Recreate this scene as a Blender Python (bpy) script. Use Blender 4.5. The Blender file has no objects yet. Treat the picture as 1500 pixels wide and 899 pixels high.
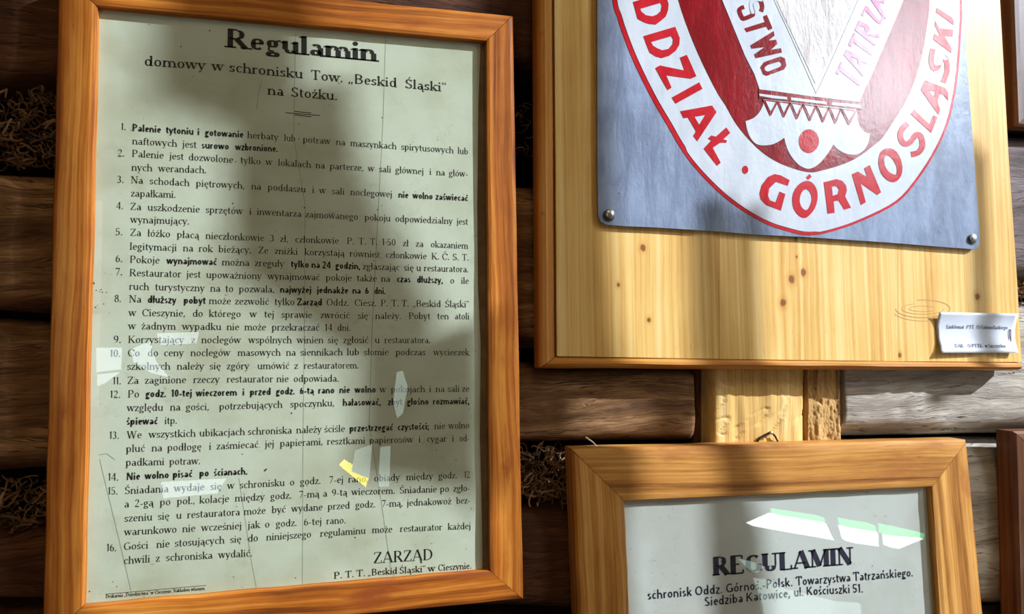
import bpy, math, random
from math import sin, cos, radians, pi
from mathutils import Vector, noise
from mathutils.geometry import tessellate_polygon
random.seed(7)
sc = bpy.context.scene
COL = sc.collection

# ---------------------------------------------------------------- camera
YAW, PIT, ROL = radians(12.8), radians(2.95), radians(.65)
FPX, CX, CY = 1000.0, 750.0, 449.5
CAM = Vector((0, -.78, 1.6))
F = Vector((sin(YAW)*cos(PIT), cos(YAW)*cos(PIT), sin(PIT)))
r0 = Vector((cos(YAW), -sin(YAW), 0)); u0 = r0.cross(F)
R = r0*cos(ROL) - u0*sin(ROL); U = r0*sin(ROL) + u0*cos(ROL)
cam_data = bpy.data.cameras.new('camera'); cam = bpy.data.objects.new('camera', cam_data); COL.objects.link(cam)
cam_data.sensor_width = 36; cam_data.lens = 36*FPX/1500; cam_data.clip_start = .02
from mathutils import Matrix
M = Matrix.Identity(4)
for i in range(3):
    M[i][0] = R[i]; M[i][1] = U[i]; M[i][2] = -F[i]; M[i][3] = CAM[i]
cam.matrix_world = M
sc.camera = cam

def P(px, py, Y=0.0):
    "point on the vertical plane y=Y that the photograph shows at a measured pixel"
    d = F*FPX + R*(px-CX) - U*(py-CY)
    t = (Y-CAM.y)/d.y
    return CAM + d*t

# ---------------------------------------------------------------- world, light, exposure
sc.view_settings.view_transform = 'Standard'; sc.view_settings.look = 'None'
sc.view_settings.gamma = 1; sc.view_settings.use_curve_mapping = False
sc.view_settings.exposure = 0.0
w = bpy.data.worlds.new('sky'); sc.world = w; w.use_nodes = True
w.node_tree.nodes['Background'].inputs[0].default_value = (.75, .87, 1, 1)
w.node_tree.nodes['Background'].inputs[1].default_value = 1.0
SUN = Vector((1.8, -1, 1.2)).normalized()
XR = 1.6
def add_light(name, kind, loc, energy, col, direction, **k):
    l = bpy.data.lights.new(name, kind); l.energy = energy; l.color = col
    for a, v in k.items(): setattr(l, a, v)
    o = bpy.data.objects.new(name, l); COL.objects.link(o); o.location = loc
    o.rotation_euler = Vector(direction).to_track_quat('-Z', 'Y').to_euler()
    return o
add_light('sun', 'SUN', (4, -3, 4), 9.2, (.80, .88, 1.0), -SUN, angle=radians(.7))
add_light('sky_through_side_window', 'AREA', (XR+.25, -1.36, 2.56), 11, (.85, .93, 1), (-1, .75, -.35), shape='RECTANGLE', size=.3, size_y=.5)
add_light('sky_through_back_window', 'AREA', (-1.95, -3.6, 1.9), 6, (.95, .95, .9), (.35, 1, 0), shape='RECTANGLE', size=.7, size_y=1.1)
add_light('warm_fill_light', 'AREA', (.3, -1.9, 3.3), 8.5, (1, .8, .42), (0, .45, -1), shape='DISK', size=.9)  # added warm fill from above, no known source there

# ---------------------------------------------------------------- materials
def new_mat(name):
    m = bpy.data.materials.new(name); m.use_nodes = True
    nt = m.node_tree; nt.nodes.clear()
    return m, N(nt)
class N:
    def __init__(s, nt): s.nt = nt
    def node(s, t, **k):
        n = s.nt.nodes.new(t)
        for a, v in k.items(): setattr(n, a, v)
        return n
    def link(s, a, b): s.nt.links.new(a, b)
    def setin(s, n, i, v):
        if isinstance(v, bpy.types.NodeSocket): s.link(v, n.inputs[i])
        else: n.inputs[i].default_value = v
    def math(s, op, a, b=0.0, clamp=False):
        n = s.node('ShaderNodeMath', operation=op, use_clamp=clamp); s.setin(n, 0, a); s.setin(n, 1, b); return n.outputs[0]
    def comb(s, x, y, z=0.0):
        n = s.node('ShaderNodeCombineXYZ'); s.setin(n, 0, x); s.setin(n, 1, y); s.setin(n, 2, z); return n.outputs[0]
    def noise(s, vec, scale, detail=4, rough=.55, dist=0.0):
        n = s.node('ShaderNodeTexNoise'); s.setin(n, 'Vector', vec); n.inputs['Scale'].default_value = scale
        n.inputs['Detail'].default_value = detail; n.inputs['Roughness'].default_value = rough; n.inputs['Distortion'].default_value = dist
        return n.outputs['Fac']
    def ramp(s, fac, stops):
        n = s.node('ShaderNodeValToRGB'); s.setin(n, 0, fac); e = n.color_ramp.elements
        while len(e) < len(stops): e.new(.5)
        for el, (p, c) in zip(e, stops):
            el.position = p; el.color = tuple(c)+(1,) if len(c) == 3 else c
        return n.outputs[0]
    def step(s, v, a, b):
        n = s.node('ShaderNodeMapRange', interpolation_type='SMOOTHSTEP'); s.setin(n, 0, v); n.inputs[1].default_value = a; n.inputs[2].default_value = b
        return n.outputs[0]
    def mix(s, fac, a, b, mode='MIX'):
        n = s.node('ShaderNodeMix', data_type='RGBA', blend_type=mode); s.setin(n, 0, fac)
        s.setin(n, 6, a if isinstance(a, bpy.types.NodeSocket) else tuple(a)+(1,)); s.setin(n, 7, b if isinstance(b, bpy.types.NodeSocket) else tuple(b)+(1,))
        return n.outputs[2]
    def out(s, col, rough=.5, bump=None, bstr=.3, bdist=.001, coat=0.0, spec=.5, metal=0.0, coat_r=.1):
        b = s.node('ShaderNodeBsdfPrincipled')
        s.setin(b, 'Base Color', col if isinstance(col, bpy.types.NodeSocket) else tuple(col)+(1,)); s.setin(b, 'Roughness', rough)
        b.inputs['Coat Weight'].default_value = coat; b.inputs['Coat Roughness'].default_value = coat_r
        b.inputs['Specular IOR Level'].default_value = spec; b.inputs['Metallic'].default_value = metal
        if bump is not None:
            n = s.node('ShaderNodeBump'); n.inputs['Strength'].default_value = bstr; n.inputs['Distance'].default_value = bdist
            s.link(bump, n.inputs['Height']); s.link(n.outputs[0], b.inputs['Normal'])
        o = s.node('ShaderNodeOutputMaterial'); s.link(b.outputs[0], o.inputs[0]); return b

def L(r, g, b):
    "sRGB 0-255 to linear"
    return tuple(((c/255+.055)/1.055)**2.4 if c > 10 else c/255/12.92 for c in (r, g, b))

def wood(name, dark, mid, light, rings=55, bend=.02, rough=.42, knots=(), coat=.15, bump=.25, blotch=None, seed=0.0, contrast=1.0, pores=.35):
    m, n = new_mat(name)
    uv = n.node('ShaderNodeUVMap'); sp = n.node('ShaderNodeSeparateXYZ'); n.link(uv.outputs[0], sp.inputs[0])
    u, v = sp.outputs[0], sp.outputs[1]
    oi = n.node('ShaderNodeObjectInfo')
    u = n.math('ADD', u, n.math('MULTIPLY', oi.outputs['Random'], 5.0)) if not knots else u
    vk = v; mask = None; halo = None
    for (ku, kv, kr) in knots:
        du = n.math('SUBTRACT', u, ku); dv = n.math('SUBTRACT', v, kv)
        e = n.math('SQRT', n.math('ADD', n.math('POWER', n.math('MULTIPLY', du, .45), 2), n.math('POWER', dv, 2)))
        g = n.math('DIVIDE', kr*kr*1.6, n.math('ADD', n.math('MULTIPLY', n.math('MULTIPLY', e, e), 1.0), kr*kr*.6))
        vk = n.math('SUBTRACT', vk, n.math('MULTIPLY', n.math('MULTIPLY', dv, g), .35))
        d2 = n.math('SQRT', n.math('ADD', n.math('POWER', n.math('MULTIPLY', du, .8), 2), n.math('POWER', dv, 2)))
        d2 = n.math('ADD', d2, n.math('MULTIPLY', n.math('SUBTRACT', n.noise(n.comb(u, v, seed), 160, 3), .5), kr*.9))
        k = n.step(d2, kr*1.1, kr*.55); h = n.step(d2, kr*2.6, kr*.6)
        mask = k if mask is None else n.math('MAXIMUM', mask, k)
        halo = h if halo is None else n.math('MAXIMUM', halo, h)
    wob = n.noise(n.comb(n.math('MULTIPLY', u, 2.2), n.math('MULTIPLY', vk, 9), seed), 1.0, 3)
    vv = n.math('ADD', vk, n.math('MULTIPLY', wob, bend))
    ringn = n.noise(n.comb(n.math('MULTIPLY', u, .35), n.math('MULTIPLY', vv, rings), seed+3), 2.2, 3, .5)
    fine = n.noise(n.comb(n.math('MULTIPLY', u, 12), n.math('MULTIPLY', vv, 420), seed+9), 1.0, 5, .65)
    blot = n.noise(n.comb(n.math('MULTIPLY', u, 5), n.math('MULTIPLY', v, 16), seed+5), 1.0, 4, .6)
    s = n.math('ADD', n.math('MULTIPLY', n.math('SUBTRACT', ringn, .5), 1.5*contrast), n.math('MULTIPLY', n.math('SUBTRACT', fine, .5), pores))
    s = n.math('ADD', s, n.math('MULTIPLY', n.math('SUBTRACT', blot, .5), .9*contrast)); s = n.math('ADD', s, .5)
    c = n.ramp(s, [(.12, dark), (.5, mid), (.85, light)])
    if blotch: c = n.mix(n.step(n.noise(n.comb(n.math('MULTIPLY', u, 9), n.math('MULTIPLY', v, 26), seed+20), 1, 5), .55, .75), c, blotch)
    tick = n.noise(n.comb(n.math('MULTIPLY', u, 45), n.math('MULTIPLY', vv, 300), seed+30), 1.0, 2)
    c = n.mix(n.math('MULTIPLY', n.step(tick, .68, .78), .5), c, dark)
    if knots:
        c = n.mix(n.math('MULTIPLY', halo, .35), c, L(190, 120, 40)); c = n.mix(n.math('MULTIPLY', mask, .85), c, L(120, 62, 30))
    n.out(c, rough, n.math('ADD', fine, n.math('MULTIPLY', ringn, .6)), bump, .0006, coat, .22)
    return m

def log_mat(name, dark, mid, light, crack=.5, seed=0.0, rough=.8):
    m, n = new_mat(name)
    uv = n.node('ShaderNodeUVMap'); sp = n.node('ShaderNodeSeparateXYZ'); n.link(uv.outputs[0], sp.inputs[0])
    oi = n.node('ShaderNodeObjectInfo'); u = n.math('ADD', sp.outputs[0], n.math('MULTIPLY', oi.outputs['Random'], 7.0)); v = sp.outputs[1]
    wob = n.noise(n.comb(n.math('MULTIPLY', u, 4), n.math('MULTIPLY', v, 14), seed), 1.0, 4)
    vv = n.math('ADD', v, n.math('MULTIPLY', wob, .05))
    band = n.noise(n.comb(n.math('MULTIPLY', u, 1.2), n.math('MULTIPLY', vv, 55), seed+2), 1.0, 5, .6)
    fine = n.noise(n.comb(n.math('MULTIPLY', u, 25), n.math('MULTIPLY', vv, 520), seed+4), 1.0, 5, .7)
    blot = n.noise(n.comb(n.math('MULTIPLY', u, 7), n.math('MULTIPLY', v, 22), seed+8), 1.0, 5, .6)
    ck = n.noise(n.comb(n.math('MULTIPLY', u, 5), n.math('MULTIPLY', vv, 120), seed+11), 1.0, 3, .6)
    ckm = n.math('MULTIPLY', n.step(n.math('ABSOLUTE', n.math('SUBTRACT', ck, .5)), .016, .003), n.step(blot, .42, .6))
    s = n.math('ADD', n.math('MULTIPLY', n.math('SUBTRACT', band, .5), .9), n.math('MULTIPLY', n.math('SUBTRACT', fine, .5), .9))
    s = n.math('ADD', n.math('ADD', s, n.math('MULTIPLY', n.math('SUBTRACT', blot, .5), 1.4)), .5)
    c = n.ramp(s, [(.1, dark), (.5, mid), (.9, light)])
    c = n.mix(n.math('MULTIPLY', ckm, crack), c, tuple(x*.12 for x in dark))
    h = n.math('SUBTRACT', n.math('ADD', fine, n.math('MULTIPLY', band, 1.4)), n.math('MULTIPLY', ckm, 1.5))
    n.out(c, rough, h, .7, .0022, 0, .25)
    return m

def plain(name, col, rough=.6, metal=0.0, var=.0, scale=60, bump=0.0, coat=0.0, spec=.5, bdist=.001, col2=None):
    m, n = new_mat(name)
    tc = n.node('ShaderNodeTexCoord'); f = n.noise(tc.outputs['Object'], scale, 5, .6)
    c = n.mix(n.step(f, .5-.5*max(var, .01), .5+.5*max(var, .01)) if col2 else 0.0, col, col2 or col)
    n.out(c, rough, f if bump else None, bump, bdist, coat, spec, metal)
    return m

M_INK = plain('printing_ink', L(38, 38, 36), .55, spec=.3)
M_INK2 = plain('blue_black_ink', L(38, 40, 60), .55, spec=.3)
M_BLACK = plain('dark_gap', (.006, .004, .003), .95, spec=.1)
M_FRAME_L = wood('amber_pine_varnish', L(104, 50, 12), L(168, 94, 28), L(202, 134, 54), 60, .03, .5, seed=1, coat=.03, blotch=L(136, 66, 26), contrast=1.0, pores=.8)
M_FRAME_R = wood('honey_pine_varnish', L(116, 66, 24), L(184, 126, 58), L(216, 164, 92), 70, .02, .48, seed=4, coat=.03, contrast=.8, blotch=L(160, 98, 48), pores=.7)
M_FRAME_DK = wood('reddish_stained_pine', L(56, 30, 18), L(98, 60, 36), L(130, 84, 52), 46, .02, .45, seed=6, coat=.1)
M_MOULD = wood('orange_moulding_pine', L(134, 80, 24), L(190, 126, 52), L(218, 162, 88), 60, .01, .4, seed=8, coat=.12, contrast=.6)

def paper_mat(name, base, dirt, seed, dots=.5):
    m, n = new_mat(name)
    tc = n.node('ShaderNodeTexCoord'); o = tc.outputs['Object']
    a = n.noise(o, 9, 5, .6); b = n.noise(o, 42, 5, .7); d = n.noise(o, 230, 2, .5); e = n.noise(o, 1400, 2, .6)
    mp = n.node('ShaderNodeMapping'); n.link(o, mp.inputs[0]); mp.inputs[1].default_value = (seed, seed, seed); a2 = n.noise(mp.outputs[0], 6, 4, .6)
    c = n.mix(n.math('MULTIPLY', n.step(a2, .42, .72), .55), base, dirt)
    c = n.mix(n.math('MULTIPLY', n.step(b, .55, .75), .25), c, dirt)
    c = n.mix(n.math('MULTIPLY', n.math('MULTIPLY', n.step(d, .66, .74), n.step(b, .5, .62)), dots), c, tuple(x*.35 for x in dirt))
    h = n.math('ADD', n.math('MULTIPLY', a, 3), n.math('MULTIPLY', e, .15))
    n.out(c, .85, h, .25, .002, 0, .2)
    return m
M_PAPER = paper_mat('aged_printed_paper', L(205, 206, 184), L(160, 152, 116), 3.1)
M_PAPER2 = paper_mat('grey_printed_paper', L(206, 204, 198), L(176, 170, 158), 5.7, .6)
M_CREASE = plain('paper_crease', L(150, 153, 134), .8)
M_TEAR = plain('dark_paper_spot', L(60, 48, 30), .8)
M_MOUNT = plain('brown_backing_card', L(140, 112, 78), .8, var=.6, scale=40, col2=L(112, 86, 56))
def glass_mat():
    m, n = new_mat('picture_glass')
    t = n.node('ShaderNodeBsdfTransparent'); t.inputs[0].default_value = (.965, .985, .975, 1)
    g = n.node('ShaderNodeBsdfGlossy'); g.inputs['Roughness'].default_value = 0
    fr = n.node('ShaderNodeFresnel'); ge = n.node('ShaderNodeNewGeometry')
    n.link(n.math('ADD', 1.5, n.math('MULTIPLY', ge.outputs['Backfacing'], 1/1.5-1.5)), fr.inputs[0])
    mx = n.node('ShaderNodeMixShader'); n.link(fr.outputs[0], mx.inputs[0]); n.link(t.outputs[0], mx.inputs[1]); n.link(g.outputs[0], mx.inputs[2])
    o = n.node('ShaderNodeOutputMaterial'); n.link(mx.outputs[0], o.inputs[0]); return m
M_GLASS = glass_mat()
def emis(name, col, strength):
    m, n = new_mat(name)
    e = n.node('ShaderNodeEmission'); e.inputs[0].default_value = tuple(col)+(1,); e.inputs[1].default_value = strength
    o = n.node('ShaderNodeOutputMaterial'); n.link(e.outputs[0], o.inputs[0]); return m

def paint(name, a, b, rough, brush=1.0, chip=None, seed=0.0, coat=.3, bstr=.35):
    m, n = new_mat(name)
    tc = n.node('ShaderNodeTexCoord'); o = tc.outputs['Object']
    sp = n.node('ShaderNodeSeparateXYZ'); n.link(o, sp.inputs[0])
    f = n.noise(n.comb(n.math('MULTIPLY', sp.outputs[0], 55), n.math('MULTIPLY', sp.outputs[2], 14), seed), 1.0, 5, .65, .6)
    g = n.noise(o, 90, 5, .7); big = n.noise(o, 11, 3)
    c = n.mix(n.step(n.math('ADD', n.math('MULTIPLY', f, .5), n.math('MULTIPLY', big, .5)), .38, .62), a, b)
    if chip: c = n.mix(n.math('MULTIPLY', n.step(n.noise(o, 170, 3, .7), .66, .7), .8), c, chip)
    h = n.math('ADD', n.math('MULTIPLY', f, brush), n.math('MULTIPLY', g, .6))
    n.out(c, rough, h, bstr, .0012, coat, .5, coat_r=.22)
    return m
M_SLATE = paint('slate_blue_enamel', L(104, 116, 138), L(134, 147, 170), .3, 1.2, L(70, 80, 90), 1, 0, .5)
M_RED = paint('red_enamel', L(170, 18, 28), L(188, 34, 44), .19, .6, None, 2, 0)
M_RED_SHADE = paint('shaded_red_enamel', L(116, 10, 16), L(138, 16, 24), .17, .8, None, 3, 0)  # the red enamel, darkened for the shade over the inner field
M_WHITE = paint('white_enamel', L(184, 190, 197), L(198, 202, 207), .22, .5, None, 4, 0)
M_PINK = paint('rose_enamel', L(170, 96, 128), L(200, 140, 168), .2, .6, None, 5, 0)  # pink tone for the letters on the right arm
M_ROUGH = paint('bare_grey_relief', L(176, 166, 162), L(204, 196, 192), .6, 2.2, L(170, 134, 120), 6, 0, .8)
M_STEEL = plain('steel', L(190, 190, 186), .32, 1.0)
M_WIRE = plain('dark_wire', L(70, 66, 64), .45, 1.0)
M_CARD = plain('white_card', L(204, 209, 220), .6, spec=.4)

# ---------------------------------------------------------------- object helpers
def obj(name, verts, faces, mat, parent=None, uvs=None, smooth=False, origin=None):
    og = Vector(origin) if origin is not None else (WLOC[parent.name] if parent else Vector())
    me = bpy.data.meshes.new(name)
    me.from_pydata([tuple(Vector(v)-og) for v in verts], [], faces)
    if uvs:
        lay = me.uv_layers.new(name='UVMap')
        for lp in me.loops: lay.data[lp.index].uv = uvs[lp.vertex_index]
    if smooth:
        for p in me.polygons: p.use_smooth = True
    me.materials.append(mat); me.update()
    o = bpy.data.objects.new(name, me); COL.objects.link(o)
    if parent:
        o.parent = parent; o.location = og - WLOC[parent.name]
    else: o.location = og
    WLOC[o.name] = og
    return o
WLOC = {}
def empty(name, loc, label=None, cat=None, group=None, kind=None):
    o = bpy.data.objects.new(name, None); COL.objects.link(o); o.location = loc; o.empty_display_size = .05
    WLOC[o.name] = Vector(loc); tag(o, label, cat, group, kind); return o
def tag(o, label=None, cat=None, group=None, kind=None):
    for k, v in (('label', label), ('category', cat), ('group', group), ('kind', kind)):
        if v: o[k] = v
    return o
def box_geo(a, b):
    v = [(x, y, z) for x in (a[0], b[0]) for y in (a[1], b[1]) for z in (a[2], b[2])]
    f = [(0, 1, 3, 2), (4, 6, 7, 5), (0, 4, 5, 1), (2, 3, 7, 6), (0, 2, 6, 4), (1, 5, 7, 3)]
    return v, f
def join(parts):
    V, Fc = [], []
    for v, f in parts:
        b = len(V); V += list(v); Fc += [tuple(i+b for i in q) for q in f]
    return V, Fc
def poly_geo(outer, y0, y1, holes=(), px=True, back=None):
    "polygon (pixel or x,z points) at depth y1 (front) extruded back to y0"
    loops = [outer]+list(holes)
    L3 = [[(P(x, y, y1) if px else Vector((x, y1, y))) for x, y in lp] for lp in loops]
    tri = tessellate_polygon(L3)
    front = [p for lp in L3 for p in lp]; n = len(front)
    V = [Vector(p) for p in front]+[Vector((p.x, y0, p.z)) for p in front]; Fc = []
    for t in tri:
        a, b, c = t
        nn = (V[b]-V[a]).cross(V[c]-V[a])
        Fc.append((a, b, c) if nn.y < 0 else (a, c, b))
        if back: Fc.append((a+n, b+n, c+n))
    k = 0
    for lp in L3:
        for i in range(len(lp)):
            j = (i+1) % len(lp); Fc.append((k+i, k+j, k+j+n, k+i+n))
        k += len(lp)
    return V, Fc
def tube(pts, r, seg=6, r2=None):
    V, Fc = [], []
    n = len(pts)
    for i, p in enumerate(pts):
        t = (pts[min(i+1, n-1)]-pts[max(i-1, 0)]).normalized()
        a = t.orthogonal().normalized() if i == 0 else (a - t*a.dot(t)).normalized()
        b = t.cross(a); rr = r if r2 is None else r+(r2-r)*i/(n-1)
        for k in range(seg):
            V.append(p+(a*cos(2*pi*k/seg)+b*sin(2*pi*k/seg))*rr)
    for i in range(n-1):
        for k in range(seg):
            k2 = (k+1) % seg; Fc.append((i*seg+k, i*seg+k2, (i+1)*seg+k2, (i+1)*seg+k))
    Fc.append(tuple(range(seg-1, -1, -1))); Fc.append(tuple((n-1)*seg+k for k in range(seg)))
    return V, Fc
def disc_stud(c, r, h, seg=20, dome=3):
    V, Fc = [], []
    rings = [(r, 0), (r, -h*.45)]+[(r*cos(pi/2*k/dome*.98), -h*.45-h*.55*sin(pi/2*k/dome)) for k in range(1, dome+1)]
    for rr, dy in rings:
        for k in range(seg): V.append(c+Vector((rr*cos(2*pi*k/seg), dy, rr*sin(2*pi*k/seg))))
    for i in range(len(rings)-1):
        for k in range(seg):
            k2 = (k+1) % seg; Fc.append((i*seg+k, i*seg+k2, (i+1)*seg+k2, (i+1)*seg+k))
    Fc.append(tuple((len(rings)-1)*seg+k for k in range(seg)))
    return V, Fc

# ---------------------------------------------------------------- the stroke lettering
# capital height = 1; A(x0,y0,rx,ry,from,to) arcs, T thick line, t thin line, S serif, D dot
XH = .66
def st(x, y0, y1): return ('T', x, y0, x, y1)
def foot(*xs): return [('S', x, 0, .5) for x in xs]
G = {}
def g(ch, adv, *ops):
    o = []
    for q in ops: o += q if isinstance(q, list) else [q]
    G[ch] = (adv, o)
g('a', .54, ('A', .25, .18, .17, .18, 0, 360), st(.41, .04, .46), ('A', .26, .46, .15, .19, 0, 150), ('s', .47, .02, .5))
g('b', .60, st(.13, .02, 1.03), ('A', .31, .33, .2, .33, 0, 360), ('sl', .13, 1.02))
g('c', .49, ('A', .29, .33, .2, .33, 48, 312), ('D', .41, .53, .05))
g('d', .61, st(.47, 0, 1.03), ('A', .29, .33, .2, .33, 0, 360), ('sl', .47, 1.02), ('s', .53, .02, .5))
g('e', .52, ('A', .28, .33, .2, .33, 8, 312), ('t', .09, .37, .47, .37))
g('f', .35, st(.17, 0, .85), ('A', .3, .85, .13, .17, 180, 55), ('t', .03, XH-.03, .34, XH-.03), foot(.17), ('D', .36, .95, .05))
g('g', .54, ('A', .25, .43, .17, .22, 0, 360), ('A', .26, -.14, .21, .15, 0, 360), ('t', .14, .26, .12, .06), ('t', .12, .06, .3, .02), ('t', .38, .58, .52, .64))
g('h', .62, st(.13, 0, 1.03), ('A', .31, .42, .18, .23, 150, 0), st(.49, 0, .44), foot(.13, .49), ('sl', .13, 1.02))
g('i', .29, st(.14, 0, XH-.02), foot(.14), ('sl', .14, XH-.02), ('D', .14, .89, .075))
g('j', .28, st(.15, -.12, XH-.02), ('A', .04, -.13, .11, .15, 0, -110), ('sl', .15, XH-.02), ('D', .15, .89, .075))
g('k', .59, st(.13, 0, 1.03), ('t', .15, .24, .46, XH-.02), ('T', .24, .36, .5, .02), foot(.13, .5), ('sl', .13, 1.02), ('S', .47, XH, .4))
g('l', .29, st(.14, 0, 1.03), foot(.14), ('sl', .14, 1.02))
g('m', .92, st(.13, 0, XH-.02), ('A', .3, .42, .17, .23, 155, 0), st(.47, 0, .44), ('A', .63, .42, .17, .23, 155, 0), st(.8, 0, .44), foot(.13, .47, .8), ('sl', .13, XH-.02))
g('n', .62, st(.13, 0, XH-.02), ('A', .31, .42, .18, .23, 155, 0), st(.49, 0, .44), foot(.13, .49), ('sl', .13, XH-.02))
g('o', .57, ('A', .285, .33, .205, .33, 0, 360))
g('p', .61, st(.13, -.3, XH-.02), ('A', .31, .33, .2, .33, 0, 360), ('S', .13, -.3, .5), ('sl', .13, XH-.02))
g('r', .43, st(.13, 0, XH-.02), ('A', .28, .42, .15, .22, 160, 55), foot(.13), ('sl', .13, XH-.02), ('D', .37, .58, .055))
g('s', .44, ('A', .22, .485, .14, .155, 35, 270), ('A', .22, .165, .16, .165, 90, -150), ('s', .36, .56, .25), ('s', .08, .08, .25))
g('t', .37, st(.16, .12, .86), ('A', .26, .12, .1, .13, 180, 310), ('t', .03, XH-.03, .34, XH-.03))
g('u', .62, st(.13, .2, XH), ('A', .3, .2, .17, .2, 180, 345), st(.48, 0, XH), ('sl', .13, XH-.02), ('sl', .48, XH-.02), ('s', .54, .02, .5))
g('v', .54, ('T', .08, XH, .27, .02), ('t', .27, .02, .46, XH), ('S', .08, XH, .5), ('S', .46, XH, .4))
g('w', .80, ('T', .07, XH, .24, .02), ('t', .24, .02, .4, XH), ('T', .4, XH, .56, .02), ('t', .56, .02, .73, XH), ('S', .07, XH, .5), ('S', .4, XH, .5), ('S', .73, XH, .4))
g('y', .54, ('T', .08, XH, .27, .03), ('t', .46, XH, .2, -.26), ('D', .13, -.24, .06), ('S', .08, XH, .5), ('S', .46, XH, .4))
g('z', .47, ('t', .06, XH-.03, .41, XH-.03), ('T', .4, XH-.04, .08, .04), ('t', .06, .03, .42, .03), ('s', .07, .56, .3), ('s', .42, .1, .3))
g('A', .80, ('t', .08, 0, .38, 1), ('T', .4, 1, .7, 0), ('t', .2, .32, .6, .32), foot(.09, .7))
g('B', .72, st(.16, 0, 1), ('t', .12, .98, .38, .98), ('A', .38, .75, .2, .23, 90, -90), ('t', .14, .52, .4, .52), ('A', .4, .27, .23, .25, 90, -90), ('t', .12, .02, .4, .02))
g('C', .74, ('A', .41, .5, .33, .5, 42, 318), st(.68, .7, .9))
g('D', .82, st(.16, 0, 1), ('t', .08, .98, .38, .98), ('A', .36, .5, .36, .48, 90, -90), ('t', .08, .02, .38, .02))
g('E', .66, st(.16, 0, 1), ('t', .08, .98, .56, .98), ('t', .16, .52, .44, .52), ('t', .08, .02, .6, .02), ('t', .56, .98, .56, .8), ('t', .6, .02, .6, .22))
g('G', .80, ('A', .42, .5, .34, .5, 48, 330), st(.68, .08, .42), ('t', .52, .42, .76, .42))
g('I', .33, st(.165, 0, 1), foot(.165), ('S', .165, 1, .5))
g('K', .78, st(.16, 0, 1), ('t', .18, .38, .62, .98), ('T', .32, .55, .66, .02), foot(.16, .67), ('S', .16, 1, .5), ('S', .62, 1, .4))
g('L', .64, st(.16, 0, 1), ('t', .08, .02, .58, .02), ('t', .58, .02, .58, .25), ('S', .16, 1, .5))
g('M', .96, ('t', .14, 0, .14, 1), ('T', .16, 1, .47, .05), ('t', .48, .05, .78, 1), st(.8, 0, 1), foot(.14, .8), ('S', .12, 1, .4), ('S', .82, 1, .4))
g('N', .80, ('t', .14, 0, .14, 1), ('T', .15, 1, .64, .02), ('t', .66, 0, .66, 1), foot(.14), ('S', .12, 1, .4), ('S', .66, 1, .5))
g('O', .80, ('A', .4, .5, .33, .5, 0, 360))
g('P', .68, st(.16, 0, 1), ('t', .08, .98, .38, .98), ('A', .38, .73, .22, .25, 90, -90), ('t', .16, .48, .38, .48), foot(.16))
g('R', .76, st(.16, 0, 1), ('t', .08, .98, .38, .98), ('A', .38, .74, .21, .24, 90, -90), ('t', .16, .5, .38, .5), ('T', .36, .5, .66, .02), foot(.16, .68))
g('S', .60, ('A', .3, .74, .2, .25, 35, 270), ('A', .3, .25, .23, .25, 90, -150), ('s', .49, .86, .5), ('s', .09, .14, .5))
g('T', .72, st(.36, 0, 1), ('t', .05, .98, .67, .98), ('t', .06, .98, .06, .78), ('t', .66, .98, .66, .78), foot(.36))
g('U', .78, st(.15, .3, 1), ('A', .39, .3, .24, .3, 180, 360), ('t', .63, .3, .63, 1), ('S', .15, 1, .5), ('S', .63, 1, .5))
g('W', 1.05, ('T', .08, 1, .3, 0), ('t', .3, 0, .5, 1), ('T', .5, 1, .72, 0), ('t', .72, 0, .94, 1), ('S', .08, 1, .5), ('S', .5, 1, .4), ('S', .94, 1, .5))
g('Z', .68, ('t', .1, .97, .58, .97), ('T', .57, .96, .1, .04), ('t', .08, .03, .6, .03), ('t', .1, .97, .1, .78), ('t', .6, .03, .6, .24))
g('0', .56, ('A', .28, .5, .2, .5, 0, 360))
g('1', .36, st(.2, 0, 1), ('t', .06, .82, .18, .97))
g('2', .56, ('A', .27, .75, .18, .25, 170, -30), ('t', .43, .64, .09, .06), ('T', .08, .05, .48, .05))
g('3', .56, ('A', .25, .76, .17, .23, 150, -90), ('A', .25, .27, .2, .27, 90, -150))
g('4', .58, st(.4, 0, 1), ('t', .38, .98, .05, .28), ('t', .05, .27, .54, .27))
g('5', .56, ('t', .12, .97, .46, .97), ('t', .13, .97, .11, .55), ('A', .25, .31, .21, .3, 130, -150))
g('6', .56, ('A', .28, .3, .2, .3, 0, 360), ('A', .42, .4, .33, .58, 180, 105))
g('7', .54, ('T', .06, .95, .48, .95), ('t', .48, .95, .2, 0))
g('8', .56, ('A', .28, .75, .17, .24, 0, 360), ('A', .28, .26, .21, .27, 0, 360))
g('9', .56, ('A', .28, .7, .2, .3, 0, 360), ('A', .14, .6, .33, .58, 0, -75))
g('.', .26, ('D', .12, .07, .085)); g(',', .26, ('D', .12, .07, .08), ('t', .15, .06, .08, -.16))
g(';', .26, ('D', .12, .07, .08), ('t', .15, .06, .08, -.16), ('D', .12, .5, .08))
g('-', .38, ('T0', .06, .3, .3, .3)); g('·', .26, ('D', .13, .42, .08)); g('/', .4, ('t', .04, -.1, .36, 1.05))
g('„', .42, ('D', .1, .06, .065), ('t', .12, .05, .07, -.15), ('D', .28, .06, .065), ('t', .3, .05, .25, -.15))
g('“', .42, ('D', .1, .84, .065), ('t', .08, .86, .13, 1.02), ('D', .28, .84, .065), ('t', .26, .86, .31, 1.02))
def dia(new, base, *ops): g(new, G[base][0], G[base][1]+list(ops))
for a, b, x in (('ć', 'c', .3), ('ś', 's', .24), ('ń', 'n', .34), ('ó', 'o', .3)): dia(a, b, ('T0', x-.02, .78, x+.09, .98))
dia('ż', 'z', ('D', .24, .86, .075)); dia('ł', 'l', ('T0', .02, .48, .26, .64))
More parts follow.
